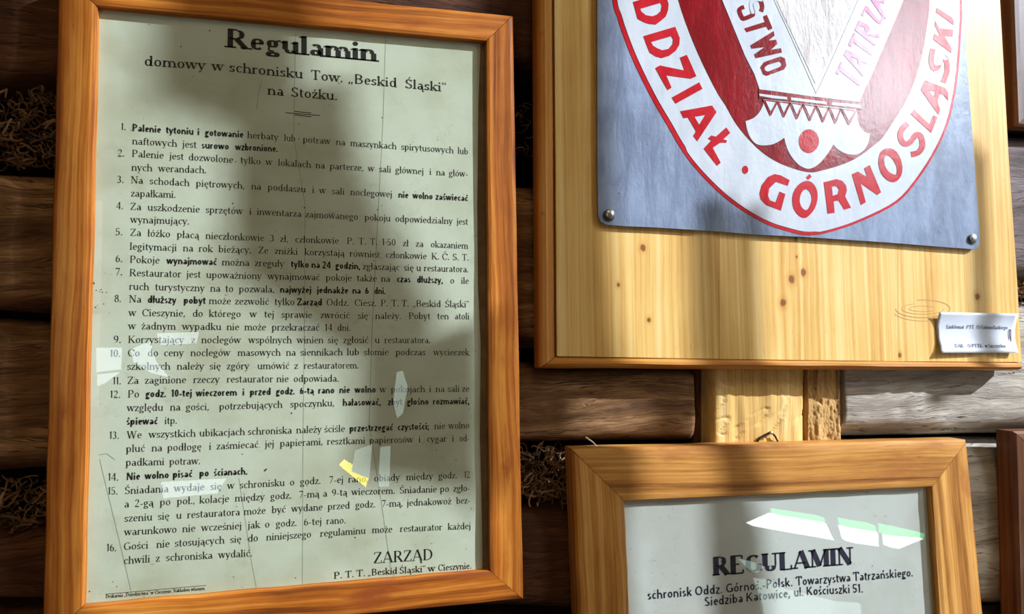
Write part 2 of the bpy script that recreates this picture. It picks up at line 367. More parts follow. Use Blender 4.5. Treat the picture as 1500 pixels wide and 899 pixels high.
dia('ą', 'a', ('A', .5, -.12, .09, .12, 110, 300)); dia('ę', 'e', ('A', .38, -.12, .09, .12, 110, 300))
dia('Ś', 'S', ('T0', .3, 1.1, .4, 1.26)); dia('Č', 'C', ('t', .3, 1.3, .4, 1.12), ('t', .4, 1.12, .5, 1.3))
dia('Ą', 'A', ('A', .73, -.12, .09, .12, 110, 300)); dia('Ó', 'O', ('T0', .4, 1.1, .5, 1.26))

ROMAN = dict(T=.125, t=.05, ser=.085, wx=1.2)
GROT = dict(T=.2, t=.15, ser=0, wx=1.02)
CLAR = dict(T=.23, t=.085, ser=.13, wx=1.18)
CLARM = dict(T=.165, t=.075, ser=.11, wx=1.38)
FAT = dict(T=.29, t=.09, ser=.05, wx=1.05)
SANS = dict(T=.17, t=.145, ser=0, wx=1.2)

def glyph_polys(ch, s):
    adv, ops = G[ch]; wx = s['wx']; out = []
    ex = (s['T']-.125)*.9          # extra room for heavy stems
    k = wx*(1+ex)
    def quadline(x0, y0, x1, y1, w):
        dx, dy = x1-x0, y1-y0; l = math.hypot(dx, dy) or 1; nx, ny = -dy/l*w/2, dx/l*w/2
        out.append([(x0+nx, y0+ny), (x0-nx, y0-ny), (x1-nx, y1-ny), (x1+nx, y1+ny)])
    for o in ops:
        if o[0] in ('T', 't', 'T0'):
            w = s['t'] if o[0] == 't' else (s['T'] if o[0] == 'T' else max(s['t']*1.2, s['T']*.62))
            quadline(o[1]*k, o[2], o[3]*k, o[4], w)
        elif o[0] == 'A':
            _, x, y, rx, ry, a0, a1 = o; n = max(5, int(abs(a1-a0)/22)); x *= k; rx *= k
            if s['T'] > .2 and abs(a1-a0) >= 200: ry -= s['t']*.3
            pr = []
            for i in range(n+1):
                a = radians(a0+(a1-a0)*i/n); c, q = cos(a), sin(a)
                w = s['t']+(s['T']-s['t'])*abs(c)**1.5
                pr.append(((x+(rx-w*.5+.03)*c+ (w/2)*c, y+(ry-s['t']*.5)*q+(w/2)*q), (x+(rx-w*.5+.03)*c-(w/2)*c, y+(ry-s['t']*.5)*q-(w/2)*q)))
            for i in range(n): out.append([pr[i][0], pr[i][1], pr[i+1][1], pr[i+1][0]])
        elif o[0] == 'D':
            _, x, y, r = o; r = max(r, s['T']*.55) if r > .07 else r*(s['T']/.125)**.5; r = min(r, .15)
            if s['ser'] == 0 and r < .07: continue
            out.append([(x*k+r*cos(2*pi*i/8), y+r*sin(2*pi*i/8)) for i in range(8)])
        elif s['ser'] and o[0] == 'S':
            _, x, y, q = o; h = s['t']*.95; y0 = y if y < .3 else y-h; r = s['ser']+s['T']/2
            out.append([(x*k-r, y0), (x*k+r, y0), (x*k+r, y0+h), (x*k-r, y0+h)])
        elif s['ser'] and o[0] == 'sl':
            _, x, y = o; h = s['t']; r = s['ser']+s['T']/2
            out.append([(x*k-r, y-h*1.1), (x*k, y-h*1.6), (x*k+s['T']/2, y), (x*k-r*.4, y)])
        elif s['ser'] and o[0] == 's':
            _, x, y, q = o; h = s['t']; r = s['ser']*.8
            if y < .1: out.append([(x*k-r, y-h*.5), (x*k+r, y-h*.2), (x*k+r, y+h*.8), (x*k-r, y+h*.5)])
            else: out.append([(x*k-h/2, y-r*1.2), (x*k+h/2, y-r*1.2), (x*k+h/2, y+r*1.2), (x*k-h/2, y+r*1.2)])
    return adv*k, out

def text_geo(words, y, cap, style_n, style_b, base, INK, xend=None, maxscale=1.35):
    """words: list of (text, x px or None, bold); base: baseline as pixel points; letters sit on plane y"""
    bp = [P(a, b, y) for a, b in base]
    def bz(x):
        if x <= bp[0].x: i = 0
        elif x >= bp[-1].x: i = len(bp)-2
        else: i = max(k for k in range(len(bp)-1) if bp[k].x <= x)
        a, b = bp[i], bp[i+1]; return a.z+(b.z-a.z)*(x-a.x)/(b.x-a.x)
    def ypx(px):
        for k in range(len(base)-1):
            if px <= base[k+1][0] or k == len(base)-2:
                (a, c), (b, d) = base[k], base[k+1]; return c+(d-c)*(px-a)/(b-a)
    # natural widths
    nat = []
    for t, x, b in words:
        s = style_b if b else style_n; nat.append(sum(glyph_polys(c, s)[0] for c in t)*cap)
    X = [P(x, ypx(x), y).x if x is not None else None for t, x, b in words]
    xe = P(xend, ypx(xend), y).x if xend else None
    # runs between known starts
    for i in range(len(X)):
        if X[i] is None:
            j = i
            while j < len(X) and X[j] is None: j += 1
            end = X[j] if j < len(X) else xe
            if end is None: X[i] = X[i-1]+nat[i-1]+.3*cap
            else:
                n = j-i+1; tot = sum(nat[i-1:j]); 
                gap = (end-X[i-1]-tot)/(n if j < len(X) else n-1)
                X[i] = X[i-1]+nat[i-1]+max(gap, .2*cap)
    V, Fc = [], []
    for i, (t, x, b) in enumerate(words):
        s = style_b if b else style_n
        if i+1 < len(words):
            room = X[i+1]-X[i]-.30*cap
        else: room = (xe-X[i]) if xe else nat[i]
        last = i+1 == len(words)
        sx = min(max(room/nat[i], .6), 1.12)
        if not last: sx = min(sx, max(1.0, sx-.25))
        if last and xe: sx = min(max(room/nat[i], .6), maxscale)
        cx = X[i]
        for c in t:
            adv, polys = glyph_polys(c, s)
            for q in polys:
                k = len(V)
                for gx, gy in q:
                    wx = cx+gx*cap*sx; V.append((wx, y, bz(wx)+gy*cap))
                Fc.append(tuple(range(k, k+len(q))))
            cx += adv*cap*sx
    for fi, fc in enumerate(Fc):   # make every face look out of the paper
        a, b, c = (Vector(V[j]) for j in fc[:3])
        if (b-a).cross(c-a).y > 0: Fc[fi] = tuple(reversed(fc))
    return V, Fc

# ---------------------------------------------------------------- the log wall
wall = empty('wall_back', (0, 0, 0), kind='structure')
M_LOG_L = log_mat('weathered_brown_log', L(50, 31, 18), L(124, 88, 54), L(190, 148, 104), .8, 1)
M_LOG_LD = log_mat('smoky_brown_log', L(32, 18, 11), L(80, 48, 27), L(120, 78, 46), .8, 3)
M_LOG_R = log_mat('silver_grey_log', L(104, 92, 80), L(168, 158, 144), L(208, 200, 184), .9, 5)
M_LOG_RB = log_mat('dark_slate_grey_log', L(58, 48, 44), L(104, 90, 88), L(140, 128, 128), .8, 7)
def log(edge, x0, x1, mat, proud, seed, knots=()):
    "edge: [(px, top, bottom)...]; hewn face with rounded arrises, displaced by noise"
    def tb(px):
        for k in range(len(edge)-1):
            if px <= edge[k+1][0] or k == len(edge)-2:
                a, b = edge[k], edge[k+1]; t = (px-a[0])/(b[0]-a[0]); return a[1]+(b[1]-a[1])*t, a[2]+(b[2]-a[2])*t
    nu = int((x1-x0)/5); nv = 40; V, Fc, UV = [], [], []
    for i in range(nu+1):
        px = x0+(x1-x0)*i/nu; t, b = tb(px); pt, pb = P(px, t, -proud), P(px, b, -proud)
        for j in range(nv+1):
            q = j/nv; a = q*2-1
            prof = 1-abs(a)**9.0
            z = pb.z+(pt.z-pb.z)*q; x = pb.x+(pt.x-pb.x)*q
            n1 = noise.noise(Vector((x*5+seed, z*16, seed)))*.0035
            n2 = noise.noise(Vector((x*14+seed, z*160, seed+4)))*.0011
            n3 = noise.noise(Vector((x*60, z*420, seed+7)))*.0006
            wob = noise.noise(Vector((x*8, seed*3, q*2)))*.002
            y = -proud*prof + (1-prof)*.045 + n1+n2+n3
            for kx, ky, kr in knots:
                kp = P(kx, ky, -proud); d = math.hypot((x-kp.x)*.6, z-kp.z)
                y -= .004*math.exp(-(d/kr)**2)
                y += .005*math.exp(-(d/(kr*.35))**2)
            V.append((x, y, z+wob)); UV.append((x, z+seed))
    for i in range(nu):
        for j in range(nv):
            k = i*(nv+1)+j; Fc.append((k, k+nv+1, k+nv+2, k+1))
    # end caps back into the wall
    for i in (0, nu):
        k = len(V); o = i*(nv+1)
        for j in range(nv+1): V.append((V[o+j][0], .06, V[o+j][2])); UV.append((V[o+j][1], V[o+j][2]))
        for j in range(nv):
            q = (o+j, o+j+1, k+j+1, k+j); Fc.append(q if i == 0 else tuple(reversed(q)))
    return obj('log', V, Fc, mat, wall, UV, True)
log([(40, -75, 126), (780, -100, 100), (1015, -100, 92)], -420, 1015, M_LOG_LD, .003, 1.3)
log([(40, 243, 456), (780, 262, 511), (1015, 264, 514)], -420, 1015, M_LOG_L, .006, 2.9, [(60, 300, .02)])
log([(40, 470, 698), (780, 532, 653), (1015, 534, 652)], -420, 1017, M_LOG_L, .004, 4.1, [(26, 480, .016), (14, 606, .018), (1000, 612, .012)])
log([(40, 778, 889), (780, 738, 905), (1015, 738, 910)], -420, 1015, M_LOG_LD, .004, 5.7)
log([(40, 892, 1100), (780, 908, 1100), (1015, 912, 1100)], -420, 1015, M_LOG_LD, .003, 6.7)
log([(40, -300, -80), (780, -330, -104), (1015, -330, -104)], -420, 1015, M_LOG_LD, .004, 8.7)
log([(1237, 182, 412), (1500, 186, 414), (1700, 188, 416)], 1237, 1850, M_LOG_RB, .006, 12.1)
log([(1237, -60, 176), (1500, -60, 180), (1700, -60, 182)], 1237, 1850, M_LOG_RB, .004, 13.1)
log([(1237, 442, 645), (1500, 440, 641), (1700, 440, 641)], 1237, 1850, M_LOG_R, .006, 14.1, [(1320, 600, .022), (1380, 628, .01), (1293, 572, .006), (1340, 573, .009)])
log([(1237, 649, 900), (1500, 646, 900), (1700, 646, 900)], 1237, 1850, M_LOG_R, .003, 15.1, [(1462, 805, .012)])
log([(1237, 905, 1150), (1500, 905, 1150), (1700, 905, 1150)], 1237, 1850, M_LOG_RB, .004, 16.1)
bv, bf = box_geo((-1.2, .058, .9), (2.0, .09, 2.6)); tag(obj('backing_plank', bv, bf, M_BLACK, wall), 'dark boarding behind the gaps')

# post between the logs: light pine with a rough sawn right third
M_POST = wood('pale_hewn_pine', L(150, 108, 52), L(206, 166, 96), L(232, 200, 134), 34, .05, .75, seed=11, coat=0, bump=.9, contrast=.9, pores=.8)
M_POSTR = wood('rough_sawn_pine', L(120, 84, 44), L(180, 140, 84), L(206, 168, 108), 60, .05, .8, seed=13, coat=0, bump=1, contrast=1, pores=1)
def post(xa, xb, ya, yb, Y, mat, rough, seed):
    nu, nv = 44, 170; V, Fc, UV = [], [], []
    for i in range(nu+1):
        for j in range(nv+1):
            p = P(xa+(xb-xa)*i/nu, ya+(yb-ya)*j/nv, Y); e = min(i, nu-i)/nu
            y = Y + .012*max(0, 1-e*16)**2
            y += noise.noise(Vector((p.x*90, seed, p.z*12)))*.002
            if rough:
                n = noise.noise(Vector((p.x*260, seed, p.z*130))); y += .0035*max(0, n-.05)+.0012*noise.noise(Vector((p.x*500, 2, p.z*420)))
            else:
                n = noise.noise(Vector((p.x*40+noise.noise(Vector((p.z*20, 0, 1)))*2, seed, p.z*22))); y += .004*max(0, abs(n)*-1+.06)/.06*.5
            wx = noise.noise(Vector((seed, p.z*30, i)))*.0006
            V.append((p.x+wx, y, p.z)); UV.append((p.z, p.x))
    for i in range(nu):
        for j in range(nv):
            k = i*(nv+1)+j; Fc.append((k, k+1, k+nv+2, k+nv+1))
    for i in (0, nu):
        k = len(V); o = i*(nv+1)
        for j in range(nv+1): V.append((V[o+j][0], .056, V[o+j][2])); UV.append((V[o+j][2], V[o+j][1]))
        for j in range(nv):
            q = (o+j, o+j+1, k+j+1, k+j); Fc.append(q if i else tuple(reversed(q)))
    return obj('post', V, Fc, mat, wall, UV, True)
post(1041, 1182, 380, 700, -.006, M_POST, False, 3)
post(1181, 1234, 380, 700, -.003, M_POSTR, True, 5)
v, fc = poly_geo([(1015, 400), (1041, 400), (1043, 700), (1015, 700)], .05, .018)
tag(obj('post_reveal', v, fc, M_LOG_LD, wall, [(a[2], a[0]) for a in v]), 'dark brown recess beside the pale post')

# curly wood wool in the gaps
M_WOOL = plain('dry_wood_wool', L(48, 30, 18), .75, var=.8, scale=40, col2=L(150, 112, 70))
def wool(quad, n, name, label, depth=(.004, .04), rad=.0009):
    V, Fc = [], []; random.seed(hash(n) & 255)
    for _ in range(n):
        a, b = random.random(), random.random(); Y = random.uniform(*depth)
        px = quad[0]+(quad[2]-quad[0])*a; py = quad[1]+(quad[3]-quad[1])*b
        c = P(px, py, Y); r = random.uniform(.005, .014); t0 = random.uniform(0, 6.3); sw = random.uniform(1, 4.2)
        ax = Vector((random.uniform(-1, 1), random.uniform(-1, .3), random.uniform(-1, 1))).normalized(); u = ax.orthogonal().normalized(); w2 = ax.cross(u)
        drift = Vector((random.uniform(-.01, .01), random.uniform(-.004, .004), random.uniform(-.006, .006)))
        pts = []
        for k in range(8):
            t = t0+sw*k/7; q = c+(u*cos(t)+w2*sin(t)*.7)*r+drift*(k/7)
            q.y = min(max(q.y, -.004), .055); pts.append(q)
        v, f = tube(pts, rad*random.uniform(.6, 1.5), 3); k = len(V); V += v; Fc += [tuple(i+k for i in q) for q in f]
    return tag(obj(name, V, Fc, M_WOOL), label, 'wood wool', kind='stuff')
wool((-60, 132, 120, 238), 330, 'wood_wool', 'curly brown wood wool packed between logs, upper left edge beside the large notice')
wool((-60, 703, 110, 772), 200, 'wood_wool', 'curly brown wood wool packed between logs, lower left edge beside the large notice')
wool((755, 660, 850, 730), 300, 'wood_wool', 'tangled wood wool tuft between the large notice and the lower right frame', (-.004, .035))
wool((740, 150, 800, 245), 30, 'wood_wool', 'sparse dark wood wool strands in the shaded gap left of the emblem board')
wool((1470, 417, 1560, 438), 160, 'wood_wool', 'orange wood wool showing at the right edge beside the emblem board', (0, .03))
v, f = tube([P(858, 640, -.012), P(868, 647, -.014), P(880, 659, -.012)], .0011, 6, .0007)
M_STRAW = plain('pale_straw', L(226, 212, 190), .6)
tag(obj('straw', v, f, M_STRAW), 'pale straw sticking out above the lower right frame', 'straw')
v, f = tube([P(789, 669, .0), P(793, 655, -.006), P(796, 645, -.008)], .0008, 5, .0005)
tag(obj('twig', v, f, plain('thin_twig', L(120, 84, 58), .7)), 'thin brown twig standing above the wood wool tuft', 'twig')

# ---------------------------------------------------------------- picture frames
PROF = [(0, 0), (0, .86), (.05, .97), (.14, 1), (.88, 1), (.97, .96), (1, .88), (1, 0)]
def rail(o0, o1, i0, i1, yb, yf, mat, parent, seed, prof=PROF, label=None):
    "o0-o1 outer edge, i0-i1 inner edge (pixels on the front plane)"
    O0, O1, I0, I1 = P(*o0, yf), P(*o1, yf), P(*i0, yf), P(*i1, yf); n = 24; V, UV, Fc = [], [], []
    Ln = (O1-O0).length; m = len(prof); d = (O1-O0).normalized(); eps = d*.00035
    for i in range(n+1):
        t = i/n
        for k, (s, h) in enumerate(prof):
            a = O0+(O1-O0)*t; b = I0+(I1-I0)*t; p = a+(b-a)*s
            p = p+eps*(1-2*t)
            j = noise.noise(Vector((t*9, s*3, seed)))*.0007
            y = yb+(yf-yb)*h
            V.append((p.x+j, y+(j*.5 if h > .5 else 0), p.z+j)); along = t*Ln
            # true length along the rail so the grain meets at a mitre
            UV.append(((p-O0).dot(d), (p-O0).dot((I0-O0)-d*((I0-O0).dot(d))) / max(((I0-O0)-d*((I0-O0).dot(d))).length, 1e-6)+(1-h)*.03+seed))
    for i in range(n):
        for k in range(m-1):
            q = i*m+k; Fc.append((q, q+1, q+m+1, q+m))
    Fc.append(tuple(range(m))); Fc.append(tuple(n*m+k for k in range(m-1, -1, -1)))
    Fc.append  # back left open against the wall
    for i in range(n): q = i*m; Fc.append((q, q+m, q+2*m-1, q+m-1))
    o = obj('rail', V, Fc, mat, parent, UV)
    # outward normals
    me = o.data; c = sum((v.co for v in me.vertices), Vector())/len(me.vertices)
    import bmesh
    bm = bmesh.new(); bm.from_mesh(me); bmesh.ops.recalc_face_normals(bm, faces=bm.faces); bm.to_mesh(me); bm.free()
    if label: o['label'] = label
    return o
def sheet(name, quad, y0, y1, mat, parent):
    v, f = poly_geo(quad, y0, y1, back=True); return obj(name, v, f, mat, parent)
def strip_line(pts, w, y):
    V, Fc = [], []; q = [P(a, b, y) for a, b in pts]
    for i, p in enumerate(q):
        t = (q[min(i+1, len(q)-1)]-q[max(i-1, 0)]).normalized(); nrm = Vector((-t.z, 0, t.x))*w/2
        V += [p+nrm, p-nrm]
    for i in range(len(q)-1): Fc.append((2*i, 2*i+2, 2*i+3, 2*i+1))
    return V, Fc

# ---- large notice on the left
YB, YF, YP = -.007, -.030, -.0205
notice = empty('framed_notice', P(410, 920, -.007), 'large amber wooden frame holding the long printed sheet of shelter rules under glass', 'framed notice')
TL, TR, BR, BL = (85, -43), (752, 22), (767, 878.5), (60, 945)
tl, tr, br, bl = (141, 8), (712, 60), (718, 836), (121, 888)
rail(TL, TR, tl, tr, YB, YF, M_FRAME_L, notice, 1.1)
rail(TR, BR, tr, br, YB, YF, M_FRAME_L, notice, 2.2)
rail(BR, BL, br, bl, YB, YF, M_FRAME_L, notice, 3.3)
rail(BL, TL, bl, tl, YB, YF, M_FRAME_L, notice, 4.4)
sheet('backing', [(125, 0), (722, 50), (728, 846), (108, 898)], YB-.002, YP+.0012, M_MOUNT, notice)
# slightly uneven right edge of the sheet
paper = sheet('paper', [(128, 0), (704, 52), (701, 150), (699, 300), (700, 420), (704, 500), (703, 640), (706, 760), (707, 845), (300, 881), (112, 897)], YP+.0008, YP, M_PAPER, notice)
v, f = box_geo(P(139, 888, YP-.004), P(139, 888, YP-.002))
gl = [(134, 4), (717, 56), (723, 841), (115, 893)]
sheet('glass', gl, YP-.0022, YP-.0042, M_GLASS, notice)
YI = YP-.00025
def lettering(name, geos, mat, parent): v, f = join(geos); return obj(name, v, f, mat, parent)
def W(s, **k):
    "'word@x *bold@x' -> list of (text, x, bold)"
    o = []
    for t in s.split():
        b = t.startswith('*'); t = t.lstrip('*'); x = None
        if '@' in t: t, x = t.split('@'); x = float(x)
        o.append((t, x, b))
    return o
lettering('heading', [text_geo(W('Regulamin@330'), YI, .0203, CLAR, CLAR, [(330, 69), (447, 80.5), (553, 90.3)], 0, 553, 1.5)], M_INK, paper)
lettering('subheading', [text_geo(W('domowy@210.7 w@310 schronisku@335 Tow.@455 „Beskid@510 Śląski“@593'), YI, .0104, CLARM, CLARM, [(210.7, 95.7), (335, 104.6), (455, 116), (655, 134.5)], 0, 655, 1.4),
    text_geo(W('na@391.4 Stożku.@425.7'), YI, .0104, CLARM, CLARM, [(391, 138.4), (495, 146.8)], 0, 495, 1.4)], M_INK, paper)
lettering('printed_rule', [strip_line([(418, 165), (469, 169.2)], .0008, YI), strip_line([(431, 163), (456, 165.6)], .0008, YI), strip_line([(431.5, 168.3), (456, 171)], .0008, YI)], M_INK, paper)
CAP = .0073
PAR = [
 (('1.', 177, 190.3, 185), [('*Palenie@193.4 *tytoniu@243 *i@289 *gotowanie@300 herbaty@362 lub@416 ·@436 potraw@443.5 na@492 maszynkach@513 spirytusowych@587.5 lub@670.5', [(193, 191.8), (362, 202), (513, 213.6), (686, 226)], 686),
   ('naftowych@193.5 jest@267 *surowo@295 *wzbronione.@344.5', [(193.5, 211), (295, 217), (407, 222.4)], 407)]),
 (('2.', 172, 229, 183), [('Palenie@193 jest@248 dozwolone@276 tylko@352 w@389 lokalach@407 na@462 parterze,@483 w@539 sali@555 głównej@579 i@629 na@639 głów-@657.5', [(193, 229.4), (352, 239), (483, 247.4), (686, 259)], 686),
   ('nych@192.5 werandach.@232', [(192.5, 249.6), (303, 253.6)], 303)]),
 (('3.', 171, 267.6, 182), [('Na@191.6 schodach@219 piętrowych,@287 na@368 poddaszu@392 i@457 w@467.5 sali@486 noclegowej@513 *nie@583.5 *wolno@604.5 *zaświecać@638', [(191.6, 268), (368, 277), (513, 285.6), (686, 294.5)], 686),
   ('zapałkami.@191.5', [(191.5, 287.6), (258, 289.6)], 258)]),
 (('4.', 170, 306, 181), [('Za@190.6 uszkodzenie@216 sprzętów@301 i@365 inwentarza@376 zajmowanego@447 pokoju@534 odpowiedzialny@579 jest@669', [(190.6, 307), (376, 314.5), (534, 322.4), (686, 329)], 686),
   ('wynajmujący.@191', [(191, 326), (278, 328.6)], 278)]),
 (('5.', 169, 344.4, 180), [('Za@190.5 łóżko@216 płacą@259 nieczłonkowie@301 3@395 zł,@410 członkowie@432 P.@508 T.@525 T.@541.5 1·50@559.5 zł@590 za@609 okazaniem@631', [(190.5, 345), (432, 355), (560, 359), (686, 364.3)], 686),
   ('legitymacji@190 na@268 rok@291 bieżący.@320 Ze@378 zniżki@402 korzystają@446 również@512 członkowie@564.5 K.@632 Č.@647.5 S.@663 T.@677', [(190, 365.4), (378, 371), (512, 375.6), (686, 381.4)], 687)]),
 (('6.', 169, 383.6, 180), [('Pokoje@190 *wynajmować@244 można@325 zreguły@373 *tylko@426 *na@456 *24@472 *godzin,@491 zgłaszając@531 się@591.5 u@610 restauratora.@621', [(190, 384.6), (373, 389.6), (531, 394.4), (687, 398.6)], 687)]),
 (('7.', 168.5, 403, 180), [('Restaurator@189.5 jest@273 upoważniony@302 wynajmować@392 pokoje@477 także@522.5 na@558 *czas@581 *dłuższy,@610.5 o@659.5 ile@675.5', [(189.5, 404), (393, 409), (558, 412.4), (687, 415.6)], 687),
   ('ruch@189 turystyczny@227 na@308 to@330 pozwala,@350 *najwyżej@410 *jednakże@464 *na@516 *6@534.5 *dni.@548', [(189, 424), (350, 427.6), (565, 430.6)], 565)]),
 (('8.', 167.5, 442, 178), [('Na@189 *dłuższy@216 *pobyt@269 może@306 zezwolić@344 tylko@402 *Zarząd@435 Oddz.@478 Ciesz.@519 P.@557.5 T.@573 T.@588 „Beskid@604.5 Śląski“@652', [(189, 442.6), (306, 445), (478, 447.4), (688, 450)], 688),
   ('w@188.5 Cieszynie,@208 do@282 którego@306 w@366 tej@387 sprawie@412 zwrócić@469 się@524 należy.@549.5 Pobyt@598.5 ten@640.5 atoli@666', [(188.5, 462.6), (366, 464.4), (549, 467), (688, 467.4)], 688),
   ('w@188 żadnym@207 wypadku@267 nie@332 może@358 przekraczać@398 14@475.5 dni.@494', [(188, 482), (358, 483.4), (514, 484.4)], 514)]),
 (('9.', 166, 502, 178), [('Korzystający@187.5 z@280 noclegów@295 wspólnych@364 winien@435 się@480 zgłosić@502.5 u@549 restauratora.@563', [(187.5, 502), (364, 502.4), (631, 502.4)], 631)]),
 (('10.', 161, 522.4, 177), [('Co@187 do@216 ceny@240 noclegów@279 masowych@348 na@419 siennikach@440 lub@508 słomie@533 podczas@579.5 wycieczek@635', [(187, 521.6), (348, 521), (533, 520), (688, 520.4)], 688),
   ('szkolnych@186 należy@259 się@307 zgóry@332 umówić@377 z@431 restauratorem.@445', [(186, 541.4), (332, 540.6), (526, 539.4)], 526)]),
 (('11.', 165, 562.6, 178), [('Za@186.5 zaginione@212 rzeczy@283 restaurator@332 nie@405 odpowiada.@430', [(186.5, 562), (332, 560), (497, 558.6)], 497)]),
 (('12.', 161, 582.4, 177), [('Po@187 *godz.@213 *10-tej@251 *wieczorem@287 *i@355 *przed@366 *godz.@404 *6-tą@439 *rano@466 *nie@497 *wolno@519.5 w@556 pokojach@572.5 i@628.5 na@638 sali@655.5 ze@676.5', [(187, 582), (355, 579), (519, 575), (688, 573.6)], 688),
   ('względu@186 na@249 gości,@272 potrzebujących@321 spoczynku,@425 *hałasować,@502 *zbyt@568 *głośno@596 *rozmawiać,@634', [(186, 602), (321, 600), (502, 594), (688, 591.6)], 688),
   ('*śpiewać@185 itp.@241', [(185, 622), (260, 620.4)], 260)]),
 (('13.', 160, 642.4, 175), [('We@186 wszystkich@218 ubikacjach@292 schroniska@363 należy@434 ściśle@475 *przestrzegać@512 *czystości;@582 nie@636 wolno@657', [(186, 642), (292, 639), (475, 633), (688, 627)], 688),
   ('pluć@184.5 na@222 podłogę@245 i@306 zaśmiecać@317 jej@388 papierami,@410 resztkami@479 papierosów@541 i@613 cygar@625 i@662 od-@673', [(184.5, 662), (317, 658), (479, 651), (688, 646)], 688),
   ('padkami@184 potraw.@248', [(184, 682), (294, 679.6)], 294)]),
 (('14.', 158, 703.6, 174), [('*Nie@185 *wolno@212 *pisać@253 *po@292 *ścianach.@313', [(185, 703), (253, 699.6), (363, 694.6)], 363)]),
 (('15.', 158, 724, 173), [('Śniadania@182.5 wydaje@255 się@308 w@333 schronisku@351 o@424.5 godz.@439.5 7-ej@482 rano,@510 obiady@548 między@595 godz.@642 12@680', [(182.5, 723.4), (333, 716), (482, 707.6), (689, 699.4)], 689),
   ('a@182 2-gą@197 po@234 poł.,@259 kolacje@292 między@344 godz.@396 7-mą@438 a@473 9-tą@486 wieczorem.@515 Śniadanie@585.5 po@644.5 zgło-@664', [(182, 743), (344, 734.4), (515, 725), (689, 719)], 689),
   ('szeniu@182 się@231 u@258 restauratora@274 może@357 być@398 wydane@427 przed@480 godz.@520.5 7-mą,@559 jednakowoż@596 bez-@668.5', [(182, 764), (357, 754), (520, 744), (689, 737)], 689),
   ('warunkowo@182 nie@267 wcześniej@295 jak@363 o@388 godz.@404 6-tej@445 rano.@478', [(182, 784), (295, 777.6), (507, 766)], 507)]),
 (('16.', 156, 807, 171), [('Gości@181 nie@229 stosujących@256 się@337 do@363 niniejszego@390 regulaminu@469 może@545 restaurator@586 każdej@656', [(181, 805.4), (337, 795), (545, 780.6), (690, 774.4)], 690),
   ('chwili@181 z@228 schroniska@243 wydalić.@320', [(181, 826), (243, 821.4), (370, 814.6)], 370)])]
for (num, nx, ny, ne), lines in PAR:
    gs = [text_geo([(num, nx, False)], YI, CAP, ROMAN, GROT, [(nx, ny), (nx+20, ny)], 0, ne)]
    for s, b, e in lines: gs.append(text_geo(W(s), YI, CAP, ROMAN, GROT, b, 0, e))
    lettering('paragraph', gs, M_INK, paper)
lettering('signature', [text_geo(W('ZARZĄD@547'), YI, .0118, dict(ROMAN, T=.15), GROT, [(547, 825), (635, 819.4)], 0, 635, 1.5),
    text_geo(W('P.@488.8 T.@505.5 T.@522 „Beskid@539 Śląski“@585 w@627 Cieszynie.@641.7'), YI, .0069, CLARM, CLARM, [(488.8, 847.6), (539, 843), (627, 837), (691, 832.6)], 0, 691, 1.5)], M_INK, paper)
lettering('imprint', [strip_line([(155, 870), (302, 857)], .0004, YI), text_geo(W('Drukarnia@155 „Dziedzictwa“@182 w@221 Cieszynie.@227 Nakładem@254 własnym.@280'), YI, .0034, dict(ROMAN, T=.16, t=.08), CLARM, [(155, 875.8), (301, 863.5)], 0, 301, 1.4)], M_INK, paper)
YC = YP-.00012
cr = [strip_line([(433, 50), (430, 200), (447, 300), (446, 480), (444, 640), (443, 860)], .0005, YC), strip_line([(565, 52), (561, 180), (554, 310), (545, 480), (541, 620), (560, 745), (572, 830), (578, 846)], .0006, YC),
      strip_line([(146, 672), (150, 690), (172, 780), (192, 865)], .0006, YC), strip_line([(145, 666), (156, 664), (168, 673)], .0007, YC), strip_line([(350, 700), (368, 820), (376, 863)], .0005, YC), strip_line([(383, 120), (378, 140), (376, 160)], .0006, YC)]
lettering('crease', cr, M_CREASE, paper)
sp = []
for x, y, r in [(307, 45, 1.6), (272, 122, 1), (560, 172, 1.3), (438, 182, 1), (388, 689, 2), (390, 687, 1.6), (137, 415, 2.2), (141, 425, 1.2), (140, 450, 1.4), (143, 447, .9), (152, 445, 1), (146, 427, 1), (150, 428, 1), (156, 428, 1), (148, 424, 1.2), (520, 787, 1.5), (218, 36, 1), (171, 859, 1), (131, 866, 1.3), (165, 852, .9), (342, 845, .9), (345, 237, 1.3), (341, 298, 1.4), (553, 307, 1.4), (446, 304, 1.4), (265, 68, 1.4), (393, 281, .8), (668, 674, 1.2), (520, 675, 1), (355, 665, 1.2), (427, 605, 1.6), (433, 846, 1.2)]:
    c = P(x, y, YC); rr = r*.00055
    sp.append(([c+Vector((rr*cos(k), 0, rr*sin(k)*random.uniform(.6, 1.3))) for k in [i*pi/4 for i in range(8)]], [tuple(range(7, -1, -1))]))
lettering('spot', sp, M_TEAR, paper)['kind'] = 'stuff'
v, f = poly_geo([(387, 29.5), (409, 31.5), (403, 33.5), (392, 32.5)], YC+.0001, YC-.0003); lettering('torn_notch', [(v, f)], M_BLACK, paper)

